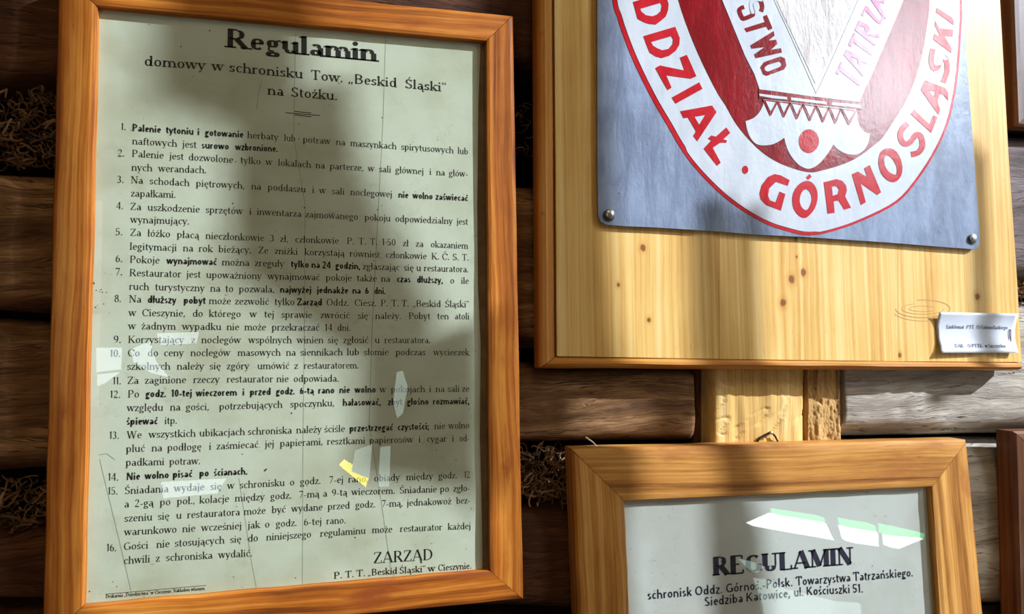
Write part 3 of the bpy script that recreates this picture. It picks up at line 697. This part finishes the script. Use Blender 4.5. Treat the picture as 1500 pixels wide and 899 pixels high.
# ---- framed notice bottom right
YB2, YF2, YP2 = -.004, -.032, -.0225
low = empty('framed_notice', P(1130, 1000, YB2), 'honey pine frame bottom right with a grey printed sheet under glass', 'framed notice')
TL, TR, BR, BL = (838, 658), (1418, 644), (1443.5, 915), (850, 930)
tl, tr, br, bl = (916, 735), (1365, 714), (1382, 1000), (928, 1000)
TLx, TRx = (838, 658), (1418, 644)
BRx, BLx = (1460, 1085), (856, 1085)
rail(TLx, TRx, tl, tr, YB2, YF2, M_FRAME_R, low, 1.7)
rail(TRx, BRx, tr, br, YB2, YF2, M_FRAME_R, low, 2.7)
rail(BRx, BLx, br, bl, YB2, YF2, M_FRAME_R, low, 3.7)
rail(BLx, TLx, bl, tl, YB2, YF2, M_FRAME_R, low, 4.7)
sheet('backing', [(905, 725), (1372, 706), (1392, 1010), (920, 1010)], YB2-.002, YP2+.0012, M_MOUNT, low)
paper2 = sheet('paper', [(908, 728), (1371, 708), (1389, 1006), (922, 1006)], YP2+.0008, YP2, M_PAPER2, low)
sheet('glass', [(911, 730), (1370, 709), (1387, 1005), (923, 1005)], YP2-.0022, YP2-.0042, M_GLASS, low)
YI2 = YP2-.00025
lettering('heading', [text_geo(W('REGULAMIN@1044'), YI2, .0215, FAT, FAT, [(1044, 843), (1250.6, 826.2)], 0, 1250, 1.6)], M_INK2, paper2)
SB = [(948, 878), (1058, 868.5), (1166, 857.6), (1338, 843.8)]
lettering('subheading', [text_geo(W('schronisk@948.2 Oddz.@1018 Górnoś.-Polsk.@1063 Towarzystwa@1166 Tatrzańskiego.@1249.8'), YI2, .0106, SANS, SANS, SB, 0, 1338, 1.5),
    text_geo(W('Siedziba@1031.7 Katowice,@1092.4 ul.@1163 Kościuszki@1181 51.@1249'), YI2, .0106, SANS, SANS, [(1031, 887.8), (1181, 871.8), (1265, 867.4)], 0, 1265, 1.5)], M_INK2, paper2)
sp = []
for i in range(150):
    x, y = random.uniform(922, 1345), random.uniform(755, 899); c = P(x, y, YP2-.00012); rr = random.uniform(.0002, .0007)
    sp.append(([c+Vector((rr*cos(k*pi/3), 0, rr*sin(k*pi/3)*.7)) for k in range(6)], [tuple(range(5, -1, -1))]))
lettering('speckle', sp, plain('grey_fleck', L(130, 128, 122), .9), paper2)['kind'] = 'stuff'

# nail and hanging wire
v, f = disc_stud(P(1129.5, 634, -.012), .0022, .002, 12); v2, f2 = tube([P(1129.5, 634, .0), P(1129.5, 634, -.013)], .0011, 8)
vv, ff = join([(v, f), (v2, f2)]); tag(obj('nail', vv, ff, M_STEEL), 'bright nail head in the pale post above the lower right frame', 'nail')
v, f = tube([P(1106, 652, -.007), P(1113, 641, -.009), P(1122, 636, -.010), P(1129, 632.5, -.0105), P(1135, 638, -.010), P(1142, 651, -.007)], .0013, 6)
tag(obj('hanging_wire', v, f, M_WIRE), 'dark hanging wire looped over the nail above the lower right frame', 'wire')
v, f = poly_geo([(1178, 641), (1183, 638.5), (1189, 640), (1186, 643), (1180, 643)], -.020, -.0322)

# ---- dark frame at far right, and frame corner at top right
fr = empty('picture_frame', P(1600, 1000, -.004), 'dark reddish wooden frame cut off at the right edge, beside the lower right frame', 'picture frame')
A = [(1487, 632), (1900, 625), (1960, 1100), (1500, 1100)]; B = [(1548, 700), (1840, 695), (1880, 1040), (1556, 1040)]
for i in range(4): rail(A[i], A[(i+1) % 4], B[i], B[(i+1) % 4], -.004, -.032, M_FRAME_DK, fr, 5.1+i)
sheet('paper', [(1540, 690), (1850, 685), (1890, 1050), (1548, 1050)], -.008, -.02, M_PAPER2, fr)
fr2 = empty('picture_frame', P(1600, 190, -.004), 'brown wooden frame corner at the top right edge above the blue-grey log', 'picture frame')
A = [(1474, -260), (1900, -260), (1900, 205), (1490, 184)]; B = [(1530, -200), (1840, -200), (1850, 130), (1552, 120)]
for i in range(4): rail(A[i], A[(i+1) % 4], B[i], B[(i+1) % 4], -.004, -.024, M_FRAME_L if i == 9 else M_FRAME_DK, fr2, 7.1+i)
sheet('paper', [(1520, -210), (1850, -210), (1860, 140), (1545, 130)], -.008, -.016, M_PAPER2, fr2)

# ---------------------------------------------------------------- emblem board
YBB, YBF = -.012, -.034
board = empty('display_board', P(1144, 541, YBB), 'pale knotty pine board with rounded edging behind the enamel emblem', 'wooden board')
def plank(poly, knots, seed, label=None):
    kk = []
    for x, y, r in knots:
        p = P(x, y, YBF); kk.append((p.z, p.x, r))
    m = wood('knotty_pine_%d' % seed, L(190, 138, 64), L(222, 180, 106), L(236, 206, 142), 75, .012, .38, kk, .08, .2, seed=seed, contrast=.75, pores=.45)
    V, Fc = poly_geo(poly, YBB, YBF, back=True)
    return obj('plank', V, Fc, m, board, [(Vector(q).z, Vector(q).x) for q in V])
plank([(810, -320), (1051.6, -320), (1053.6, 525.5), (816, 521.5)], [(942, 363, .0040), (906, 417, .0024), (950.5, 468.5, .0028)], 21)
plank([(1052, -320), (1313.6, -320), (1315.6, 529), (1054, 525.5)], [(1159.5, 408.5, .0050), (1177, 399, .0045), (1147, 443.5, .0046), (1167, 376, .0016)], 24)
plank([(1314, -320), (1447, -320), (1477.5, 230), (1490.5, 420), (1496.5, 530), (1316, 529)], [(1431.5, 434, .0042), (1318, 520, .003)], 28)
sw = [strip_line([(1352+a*cos(k*pi/14), 452+b*sin(k*pi/14)) for k in range(k0, k1)], wd, YBF-.0002) for a, b, k0, k1, wd in ((40, 13, -8, 15, .0012), (31, 8, 0, 20, .0007), (46, 18, 2, 13, .0008), (20, 4, 3, 26, .0006))]
v, f = join(sw); obj('grain_swirl', v, f, plain('brown_grain_swirl', L(190, 138, 70), .5), board)
MP = [(0, 0), (0, .5), (.06, .75), (.2, .92), (.42, 1.02), (.66, 1.0), (.84, .9), (.94, .8), (1, .7), (1, 0)]
rail((791, 539.5), (785, -320), (815.5, 521.5), (809.5, -320), YBB, YBF-.003, M_MOULD, board, 8.2, MP)
rail((1497.5, 543), (791, 539.5), (1496.5, 530), (815.5, 521.8), YBB, YBF-.003, M_MOULD, board, 9.2, MP)
board.children[-1].name = 'edging'; board.children[-2].name = 'edging'

# ---- emblem sign
YS0, YS = YBF-.0035, YBF-.0055
sign = empty('emblem_sign', P(1150, 365, YS), 'slate blue enamel plate with red and white oval club emblem, bolted to the pine board', 'sign')
def smooth_loop(pts, n=5, closed=True):
    out = []; m = len(pts)
    for i in range(m if closed else m-1):
        p0, p1, p2, p3 = (pts[(i+k-1) % m] if closed else pts[min(max(i+k-1, 0), m-1)] for k in range(4))
        for s in range(n):
            t = s/n
            out.append(tuple(.5*((2*p1[a])+(-p0[a]+p2[a])*t+(2*p0[a]-5*p1[a]+4*p2[a]-p3[a])*t*t+(-p0[a]+3*p1[a]-3*p2[a]+p3[a])*t**3) for a in (0, 1)))
    if not closed: out.append(pts[-1])
    return out
edge = [(876, -300), (875, -100), (875, 0), (875, 230), (876.5, 315), (880, 325), (888, 329), (913, 331), (960, 333), (1000, 335.5), (1060, 339.5), (1100, 343), (1180, 347), (1300, 355), (1380, 361.5), (1415, 364), (1427, 365), (1433, 362), (1436, 352), (1434, 330), (1427, 230), (1409.5, 0), (1400, -120), (1392, -300)]
# gently buckled metal plate: grid fill of the outline
def plate():
    V, Fc = poly_geo(edge, YS0, YS, back=True)
    return obj('plate', V, Fc, M_SLATE, sign)
pl = plate()
T = [0.00035*k for k in range(12)]
def lay(name, poly, lvl, mat, parent, holes=()):
    V, Fc = poly_geo(poly, YS-T[lvl-1] if lvl else YS, YS-T[lvl], holes); return obj(name, V, Fc, mat, parent)
outer = smooth_loop([(897, 0), (904, 24), (911, 46), (924, 80), (940, 115), (958, 150), (978, 184), (994, 212), (1012, 238), (1036, 265), (1064, 291), (1095, 313), (1125, 329), (1154, 338.5), (1185, 344.5), (1220, 338.5), (1265, 322.5), (1314, 297), (1344, 264), (1372, 220), (1390, 178), (1402, 120), (1408, 48), (1409, 0), (1402, -100), (1375, -200), (1300, -290), (1150, -330), (1000, -290), (905, -200), (884, -100)], 4)
cxo, cyo = 1150, 40
def inset(loop, fn):
    out = []; n = len(loop)
    for i, (x, y) in enumerate(loop):
        a, b = loop[i-1], loop[(i+1) % n]; tx, ty = b[0]-a[0], b[1]-a[1]; l = math.hypot(tx, ty) or 1
        nx, ny = ty/l, -tx/l
        if (cxo-x)*nx+(cyo-y)*ny < 0: nx, ny = -nx, -ny
        d = fn(x, y); out.append((x+nx*d, y+ny*d))
    return out
lay('oval_border', outer, 1, M_RED, sign)
band = lay('oval_band', inset(outer, lambda x, y: 7.0 if x < 1000 else (5.2 if x < 1200 else 3.6)), 2, M_WHITE, sign)
inner = [(994, 0), (1018, 67), (1047, 128), (1063, 154), (1080, 183), (1104, 211), (1127, 230), (1153, 243), (1185, 252), (1208, 248.5), (1233, 241), (1256, 230.7), (1280, 213), (1294, 200), (1315.5, 167.5), (1329, 145), (1341, 115), (1351, 80), (1358, 40), (1362, 0), (1362, -90), (1330, -180), (1250, -250), (1150, -270), (1050, -240), (990, -160), (980, -70)]
field = lay('red_field', smooth_loop(inner, 4), 3, M_RED_SHADE, sign)
S_ = 7.49
def cr_(ox, oy, pts, s=S_): return [(ox+x/s, oy+y/s) for x, y in pts]
def stroke(pts, w, n=4):
    "thick brush stroke along pixel points -> outline polygon"
    q = smooth_loop(pts, n, False); Lf, Rt = [], []
    for i, p in enumerate(q):
        a, b = q[max(i-1, 0)], q[min(i+1, len(q)-1)]; tx, ty = b[0]-a[0], b[1]-a[1]; l = math.hypot(tx, ty) or 1
        Lf.append((p[0]-ty/l*w/2, p[1]+tx/l*w/2)); Rt.append((p[0]+ty/l*w/2, p[1]-tx/l*w/2))
    return Lf+Rt[::-1]
LET = [
 ((870, 0), [(430, 20), (776, -83), (805, -10), (820, 45), (815, 110), (790, 180), (740, 225), (680, 268), (600, 260), (545, 240), (480, 205), (455, 110)], [[(510, 95), (730, 30), (745, 60), (735, 120), (690, 160), (640, 178), (570, 165), (520, 125)]]),
 ((870, 0), [(545, 395), (893, 292), (925, 370), (943, 420), (938, 490), (900, 555), (830, 610), (745, 635), (680, 618), (612, 575), (575, 480)], [[(628, 460), (850, 395), (870, 430), (865, 480), (820, 535), (750, 550), (690, 525), (650, 500)]]),
 ((0, 0), [(996.2, 84.1), (1006.2, 80.1), (1013, 95), (1020.2, 111.5), (1012.2, 115.1), (976.1, 110.1), (983.8, 128.3), (978.3, 132), (968, 114), (960.1, 99.5), (966.8, 95.7), (1002.8, 103.1)], []),
 ((970, 100), [(105, 320), (408, 152), (443, 225), (150, 387)], []),
 ((970, 100), [(200, 470), (548, 407), (597, 480), (388, 798), (343, 740), (372, 690), (285, 540), (235, 545)], [[(355, 530), (475, 510), (408, 620)]]),
 ((970, 100), [(703, 648), (748, 708), (672, 778), (712, 790), (705, 815), (640, 815), (556, 872), (643, 1034), (604, 1069), (457, 880), (540, 790), (505, 770), (540, 735), (590, 750)], []),
 ((1040, 220), [(388+33*cos(k*pi/8), 213+45*sin(k*pi/8)) for k in range(16)], []),
 ((1040, 220), [(875, 328), (855, 388), (725, 345), (650, 420), (638, 500), (660, 550), (722, 572), (765, 452), (828, 480), (780, 660), (620, 600), (560, 540), (545, 470), (570, 380), (640, 290), (710, 260), (780, 275)], []),
 ((1040, 220), smooth_loop([(1080, 335), (1140, 370), (1178, 450), (1180, 540), (1150, 640), (1090, 715), (1040, 742), (980, 720), (925, 650), (905, 560), (915, 470), (960, 390), (1020, 345)], 2), [smooth_loop([(1060, 428), (1100, 460), (1118, 530), (1105, 590), (1080, 640), (1045, 655), (1005, 620), (985, 560), (995, 490), (1020, 445)], 2)]),
 ((1040, 220), [(1055, 295), (1095, 258), (1118, 290), (1078, 325)], []),
 ((1200, 200), [(52, 500), (190, 465), (255, 485), (295, 535), (305, 590), (285, 655), (350, 780), (275, 800), (215, 700), (180, 705), (160, 715), (170, 835), (95, 845)], [[(140, 550), (190, 540), (218, 580), (205, 630), (150, 648)]]),
 ((1200, 200), [(360, 412), (425, 382), (528, 445), (495, 345), (555, 310), (680, 610), (640, 640), (455, 510), (512, 720), (460, 750)], []),
 ((1200, 200), smooth_loop([(750, 128), (820, 140), (880, 210), (915, 330), (900, 430), (850, 490), (800, 497), (740, 470), (680, 400), (650, 290), (665, 190), (700, 145)], 2), [smooth_loop([(745, 205), (800, 240), (850, 330), (850, 410), (815, 412), (760, 380), (720, 310), (715, 240)], 2)]),
 ((1230, 110), stroke([(745, 530), (690, 590), (665, 660), (690, 735), (735, 755), (790, 720), (835, 655), (880, 660), (905, 715), (905, 790), (860, 850), (785, 870)], 62, 3), []),
 ((1230, 110), [(820, 378), (985, 540), (1030, 437), (1075, 462), (1005, 632), (780, 425)], []),
 ((1230, 110), [(940, 55), (1050, 100), (1155, 138), (1195, 200), (1190, 278), (1140, 215), (1100, 200), (1075, 290), (1105, 385), (1085, 435), (890, 160)], [[(978, 166), (1050, 178), (1035, 242)]]),
 ((1200, 0), stroke([(1250, 535), (1235, 610), (1235, 700), (1265, 755), (1310, 725), (1335, 650), (1372, 628), (1402, 690), (1405, 780), (1382, 850), (1362, 905)], 56, 3), []),
 ((1200, 0), [(1275, 230), (1322, 310), (1470, 325), (1465, 400), (1375, 395), (1455, 530), (1450, 580), (1250, 430), (1265, 370), (1318, 398), (1322, 385), (1270, 275)], []),
 ((1200, 0), [(1290, 85), (1460, 190), (1478, 235), (1475, 272), (1280, 130)], []),
]
for (ox, oy), pts, holes in LET:
    s = 1 if ox == 0 else S_
    lay('letter', cr_(ox, oy, pts, s), 3, M_RED, band, [cr_(ox, oy, h, s) for h in holes])
arms = lay('white_arms', [(1024, -110), (1040, -50), (1058, 0), (1076, 44), (1092, 83), (1105, 108), (1112.7, 130.7), (1135, 133.5), (1185, 140.5), (1259, 149.4), (1267, 130), (1276.7, 110), (1306.8, 40), (1323.5, 0), (1370, -110)], 4, M_WHITE, sign)
for ox, oy, pts, holes in [
 (1050, 0, stroke([(300, 75), (257, 95), (250, 125), (278, 192), (305, 202), (378, 172), (400, 150), (378, 55), (395, 10), (440, -12), (480, 5), (500, 75), (487, 125)], 46, 3), []),
 (1050, 0, [(510, 180), (550, 160), (612, 310), (570, 330), (545, 290), (330, 352), (305, 310), (530, 238)], []),
 (1050, 0, [(625, 340), (370, 495), (385, 532), (525, 515), (410, 595), (430, 637), (715, 575), (705, 527), (595, 546), (668, 480), (650, 435), (570, 443), (635, 390)], []),
 (1050, 0, [(480, 735), (520, 680), (700, 618), (750, 640), (765, 720), (740, 760), (550, 830), (510, 815)], [[(525, 740), (560, 710), (690, 672), (715, 700), (700, 730), (560, 785), (530, 770)]])]:
    lay('letter', cr_(ox, oy, pts), 5, M_RED_SHADE, arms, [cr_(ox, oy, h) for h in holes])
for pts, holes in [
 ([(240, 675), (265, 692), (252, 735), (468, 905), (440, 945), (225, 775), (210, 820), (180, 800)], []),
 ([(300, 545), (545, 665), (535, 710), (455, 672), (470, 760), (490, 800), (480, 838), (268, 600)], [[(345, 620), (420, 650), (430, 710)]]),
 ([(380, 360), (405, 372), (390, 420), (600, 580), (575, 612), (372, 462), (350, 515), (320, 490)], []),
 ([(440, 222), (535, 275), (560, 310), (545, 355), (520, 368), (665, 375), (660, 415), (530, 388), (525, 400), (635, 490), (610, 505), (390, 330)], [[(450, 285), (500, 300), (505, 345), (440, 325)]]),
 ([(515, 60), (545, 82), (560, 110), (660, 225), (695, 185), (720, 205), (675, 265), (640, 252), (505, 115), (485, 178), (460, 160)], []),
 ([(575, -20), (720, 0), (715, 40), (655, 20), (700, 120), (735, 205), (700, 190), (560, -10)], [])]:
    lay('letter', cr_(1200, 0, pts), 5, M_PINK, arms, [cr_(1200, 0, h) for h in holes])
v, f = poly_geo([(1075, -110), (1137, 0), (1194, 122), (1203, 112), (1252, 0), (1300, -110)], YS-T[4]+.0001, YS-T[4]-.0003)
obj('rough_relief', v, f, M_ROUGH, arms)
gs = []
for pts in ([(1078, -110), (1130, -8), (1166, 70), (1195.5, 137)], [(1195.5, 137), (1220, 84), (1257, 0), (1308, -110)], [(1138, 0), (1194, 122)], [(1194, 122), (1250, 0)]):
    gs.append(tube([P(a, b, YS-T[4]) for a, b in pts], .0004, 6))
v, f = join(gs); obj('raised_rim', v, f, M_ROUGH, arms)
# scalloped white shape, pennant row and ball
sc_pts = smooth_loop([(285, 250), (245, 330), (180, 395), (92, 430)], 4, False)+smooth_loop([(92, 432), (110, 530), (150, 620), (210, 680), (290, 695), (380, 685), (450, 655), (515, 613)], 3, False)+smooth_loop([(517, 615), (545, 720), (590, 810), (660, 895), (720, 935), (785, 952), (850, 930), (910, 885), (960, 828), (1010, 760), (1052, 686)], 3, False)+smooth_loop([(1054, 686), (1100, 735), (1180, 782), (1270, 797), (1340, 785), (1400, 735), (1440, 660), (1455, 572)], 3, False)+smooth_loop([(1452, 566), (1395, 545), (1340, 480), (1318, 400), (1310, 320)], 3, False)+[(1300, 290), (290, 190)]
scal = lay('white_scallop', cr_(1080, 120, sc_pts), 4, M_WHITE, sign)
lay('ball', cr_(1080, 120, [(787+110*cos(k*pi/14), 648+130*sin(k*pi/14)) for k in range(28)]), 5, M_RED, scal)
lay('bar', cr_(1080, 120, [(235, 80), (760, 152), (1375, 238), (1375, 305), (760, 238), (235, 175)]), 5, M_RED_SHADE, scal)
for q in ([(240, 128), (545, 165), (550, 192), (400, 180), (245, 152)], [(590, 168), (985, 218), (975, 244), (590, 200)], [(1040, 222), (1350, 250), (1360, 285), (1035, 252)]):
    lay('bar_slot', cr_(1080, 120, q), 6, M_WHITE, scal)
tops = [(290, 172), (440, 190), (580, 205), (720, 222), (865, 240), (1005, 258), (1140, 272), (1305, 292)]
tips = [(365, 370), (510, 387), (652, 408), (795, 427), (940, 443), (1075, 455), (1225, 470)]
for i in range(7):
    (ax, ay), (bx, by), (tx, ty) = tops[i], tops[i+1], tips[i]
    lay('pennant', cr_(1080, 120, [(ax-12, ay+20), (bx+12, by+20), (tx+8, ty), (tx-8, ty)]), 5, M_RED_SHADE, scal)
    lay('pennant_face', cr_(1080, 120, [(ax+22, ay+36), (bx-20, by+34), (tx, ty-48)]), 6, M_WHITE, scal)
for i, (x, y) in enumerate([(892.5, 314), (1424, 349)]):
    v, f = disc_stud(P(x, y, YS), .0056, .0042, 24, 5); v2, f2 = disc_stud(P(x-1, y+2, YS), .0072, .0008, 24, 2)
    obj('bolt', v, f, M_STEEL, sign)['label'] = ['bright domed bolt', 'dull bolt in shade'][i]
    obj('washer', v2, f2, plain('worn_rim_%d' % i, L(60, 62, 66), .5, .3), sign)
v, f = disc_stud(P(1167, 350.5, YBF), .0017, .003, 12); tag(obj('tack', v, f, M_STEEL), 'tiny tack in the pine board just below the enamel emblem', 'tack')

# ---- paper label stapled to the board
YL = YBF
lab = empty('paper_label', P(1432, 517, YL), 'small curled white paper label stapled to the lower right corner of the pine board', 'label')
V, Fc = [], []; nu, nv = 24, 14
def lab_pt(u, v_, off=0.0):
    xl = 1376-4.8*sin(pi*min(1, v_*1.15))+2*v_*v_; xr = 1492-6.0*sin(pi*v_); x = xl+(xr-xl)*u
    yt = 457+2.3*u; yb = 516.5-.0*u; y = yt+(yb-yt)*v_
    lift = .0012+.0075*abs(2*v_-1)**2*(.55+.45*abs(2*u-1))+.001*sin(pi*u)
    p = P(x, y, YL-lift*.75-off); return p
for i in range(nu+1):
    for j in range(nv+1): V.append(lab_pt(i/nu, j/nv))
for i in range(nu):
    for j in range(nv):
        k = i*(nv+1)+j; Fc.append((k, k+1, k+nv+2, k+nv+1))
card = obj('card', V, Fc, M_CARD, lab, smooth=True)
from mathutils.bvhtree import BVHTree
CARD_BVH = BVHTree.FromPolygons(V, Fc)
md = card.modifiers.new('thickness', 'SOLIDIFY'); md.thickness = .0003; md.offset = 1
def label_text(s, xe, base, cap):
    v, f = text_geo(W(s), YL, cap, dict(ROMAN, T=.17, t=.075), CLARM, base, 0, xe, 1.4); out = []
    # lie on the curled card
    for q in v:
        hit = CARD_BVH.ray_cast(Vector((q[0], -.3, q[2])), Vector((0, 1, 0)))[0]
        out.append((q[0], (hit.y if hit else YL-.004)-.00075, q[2]))
    return out, f
lettering('lettering', [label_text('Emblemat@1384.3 PTT@1413.5 O/Górnośląskiego@1428', 1474, [(1384, 480.8), (1474, 482)], .0046), label_text('DAR@1395 O/PTTK@1414 w@1439 Szczyrku@1444', 1469, [(1395, 508.7), (1469, 508.7)], .0046)], M_INK2, card)
for pts, l in (([(1374.8, 480), (1375.2, 496.5)], 'half hidden staple at the left end'), ([(1480.6, 482.5), (1481, 500)], None)):
    a, b = (P(x, y, YL-.0022) for x, y in pts); bk = Vector((0, .002, 0))
    v, f = tube([a+bk, a, b, b+bk], .00055, 6); o = obj('staple', v, f, M_STEEL, lab)
    if l: o['label'] = l
    else:
        v, f = tube([P(1479.3+1.6*cos(k*pi/6), 491.5+9.5*sin(k*pi/6), YL-.0021) for k in range(13)], .0003, 5); obj('staple_dent', v, f, plain('grey_dent', L(150, 140, 150), .7), lab)

# ---------------------------------------------------------------- the room behind the camera
M_RW = wood('room_panelling', L(120, 80, 46), L(168, 122, 76), L(196, 150, 98), 14, .05, .7, coat=0, seed=40)
M_RF = wood('room_floorboards', L(84, 56, 34), L(128, 90, 56), L(150, 110, 72), 14, .05, .6, coat=0, seed=41)
def struct(name, parts, mat):
    v, f = join(parts); o = obj(name, v, f, mat, None, [(q[0]+q[1], q[2]+q[1]*.5) for q in v]); o['kind'] = 'structure'; return o
struct('floor', [box_geo((-2.6, -3.9, -.08), (1.75, .12, 0))], M_RF)
struct('ceiling', [box_geo((-2.6, -3.9, 3.7), (1.75, .12, 3.8))], M_RW)
struct('wall_left', [box_geo((-2.6, -3.9, 0), (-2.5, .12, 3.7))], M_RW)
# log wall continued as plain boarding above, below and left of the part in view
struct('wall_front', [box_geo((-2.6, .09, 0), (1.75, .12, 3.7))], M_RW)
wy0, wy1, wz0, wz1 = -1.75, -.16, 1.55, 3.45
struct('wall_right', [box_geo((XR, -3.9, 0), (XR+.1, .12, wz0)), box_geo((XR, -3.9, wz1), (XR+.1, .12, 3.7)), box_geo((XR, -3.9, wz0), (XR+.1, wy0, wz1)), box_geo((XR, wy1, wz0), (XR+.1, .12, wz1))], M_RW)
struct('window_1', [box_geo((XR+.02, wy0, wz0), (XR+.08, wy1, wz0+.03)), box_geo((XR+.02, wy0, wz1-.03), (XR+.08, wy1, wz1)), box_geo((XR+.02, wy0, wz0), (XR+.08, wy0+.03, wz1)), box_geo((XR+.02, wy1-.03, wz0), (XR+.08, wy1, wz1))], M_RW)
struct('wall_rear', [box_geo((-2.6, -3.9, 0), (-2.4, -3.8, 3.7)), box_geo((-1.5, -3.9, 0), (1.75, -3.8, 3.7)), box_geo((-2.4, -3.9, 0), (-1.5, -3.8, 1.2)), box_geo((-2.4, -3.9, 2.5), (-1.5, -3.8, 3.7))], M_RW)
struct('window_2', [box_geo((-2.4, -3.88, 1.2), (-1.5, -3.82, 1.24)), box_geo((-1.98, -3.88, 1.2), (-1.92, -3.82, 2.5)), box_geo((-2.4, -3.88, 1.8), (-1.5, -3.82, 1.84))], M_RW)
# added unseen blockers in the side window, shaped to shade the wall in bars
M_BLOCKER = plain('sun_blocker', L(150, 140, 120), .9)
blockers = empty('sun_blockers', (XR, wy1-.02, wz1), 'added unseen strips in the side window that block the sun', 'sun blocker')
def shade(quad, Y, dx=0.0):
    "added sun blocker whose shadow covers this patch of the wall"
    pts = []
    for x, y in quad:
        p = P(x, y, Y); t = (XR-.02-dx-p.x)/SUN.x; pts.append(p+SUN*t)
    n = len(pts); V = pts+[p+Vector((.006, 0, 0)) for p in pts]
    Fc = [tuple(range(n)), tuple(range(2*n-1, n-1, -1))]+[(i, (i+1) % n, (i+1) % n+n, i+n) for i in range(n)]
    obj('blocker_strip', V, Fc, M_BLOCKER, blockers)
SHADES = [
 ([(330, 130), (505, 120), (520, 230), (640, 470), (560, 540), (480, 520), (330, 400)], -.02),
 ([(-700, -400), (45, -400), (32, 1200), (-700, 1200)], -.0),
 ([(215, -60), (430, -60), (440, 120), (350, 200), (215, 150)], -.02),
 ([(520, 520), (700, 470), (700, 760), (660, 720), (520, 700)], -.02),
 ([(765, -200), (860, -200), (886, 340), (896, 470), (940, 660), (950, 960), (775, 960)], -.034),
 ([(1005, 300), (1050, 300), (1090, 600), (1140, 760), (1160, 960), (1075, 960), (1060, 700), (1010, 520)], -.034),
 ([(1068, 310), (1098, 310), (1112, 560), (1092, 560)], -.034),
 ([(1418, 200), (1440, 230), (1450, 560), (1424, 560)], -.034),
]
for q, Y in SHADES: shade(q, Y)
# added glowing panels, set behind the camera for their reflections in the glass
def refl(px, py, Yg, Yb):
    "where the mirror ray of this pixel meets the plane y=Yb behind the camera"
    p = P(px, py, Yg); d = p-CAM; d = Vector((d.x, -d.y, d.z)); return p+d*((Yb-Yg)/d.y)
def panel(name, px_quad, Yg, Yb, mat, parent, th=.03):
    q = [refl(x, y, Yg, Yb) for x, y in px_quad]; n = len(q); V = q+[p+Vector((0, -th, 0)) for p in q]
    Fc = [tuple(range(n)), tuple(range(2*n-1, n-1, -1))]+[(i, (i+1) % n, (i+1) % n+n, i+n) for i in range(n)]
    return obj(name, V, Fc, mat, parent)
E_WHITE = emis('white_glow', (.93, .97, 1), 14); E_GREEN = emis('green_glow', (.12, .8, .25), 7)
glow_strip = empty('added_glow_strip', refl(1230, 810, YP2, -.84), 'added glowing panels, white with green stripes, unseen behind the camera', 'glow panel')
for q in ([(1100, 769), (1135, 754), (1207, 765), (1219, 790)], [(1237, 772), (1283, 779), (1284, 799), (1243, 793)], [(1302, 784), (1350, 788), (1314, 802), (1304, 801)]): panel('added_white_panel', q, YP2, -.84, E_WHITE, glow_strip)  # emissive panels added to put a bright strip in the lower glass
for q in ([(1137, 747), (1204, 757), (1207, 764), (1137, 753)], [(1236, 761), (1279, 768), (1282, 778), (1238, 771)], [(1296, 769), (1352, 781), (1350, 787), (1297, 783)]): panel('added_green_panel', q, YP2, -.84, E_GREEN, glow_strip)
glow = empty('added_glow_patches', refl(200, 520, YP, -2.6), 'added glowing patches behind the camera, seen as reflections in the large notice glass', 'window')
E_COOL = emis('cool_glow', (.8, .9, 1), 5.0)
for q in ([(142, 509), (176, 509), (175, 541), (142, 545)], [(143, 548), (174, 545), (150, 562), (143, 565)], [(192, 512), (218, 500), (226, 528), (244, 551), (222, 546), (196, 530)], [(230, 488), (290, 486), (286, 503), (236, 505)], [(236, 707), (330, 702), (318, 722), (240, 729)]): panel('pane', q, YP, -2.6, E_COOL, glow)  # unseen glowing shapes added for the cool reflections in the notice glass
pp = empty('added_pale_glow', refl(580, 600, YP, -1.6), 'added pale glowing strips, unseen behind the camera', 'paper')  # added glow strips
E_PALE = emis('pale_glow', (.75, .95, .88), 3.2)
for q in ([(581, 545), (590, 543), (594, 557), (597, 566), (590, 605), (582, 612), (576, 590)], [(557, 655), (572, 653), (570, 712), (554, 712)], [(520, 660), (545, 650), (541, 700), (515, 690)]): panel('sheet', q, YP, -1.6, E_PALE, pp, .01)  # glowing strips added to show as pale streaks in the glass
pp2 = empty('added_low_glow', refl(1190, 880, YP2, -.84), 'added pale glowing panels behind the camera, reflected in the lower right frame', 'paper')  # added glow panels
for q in ([(1104, 847), (1126, 849), (1154, 864), (1190, 872), (1224, 881), (1258, 883), (1262, 960), (1126, 960), (1118, 885)], [(1083, 819), (1100, 822), (1117, 828), (1108, 837), (1099, 836)]): panel('sheet', q, YP2, -.84, E_PALE, pp2, .01)  # emissive panels added for the pale reflection in the lower glass
yl = empty('added_yellow_glow', refl(518, 694, YP, -1.7), 'added panel, an unseen yellow lamp behind the camera', 'glow')
panel('yellow_glow_panel', [(497, 681), (504, 674), (541, 697), (536, 713)], YP, -1.7, emis('yellow_glow', (1, .85, .02), 11), yl)  # flat glowing panel added for the yellow reflection
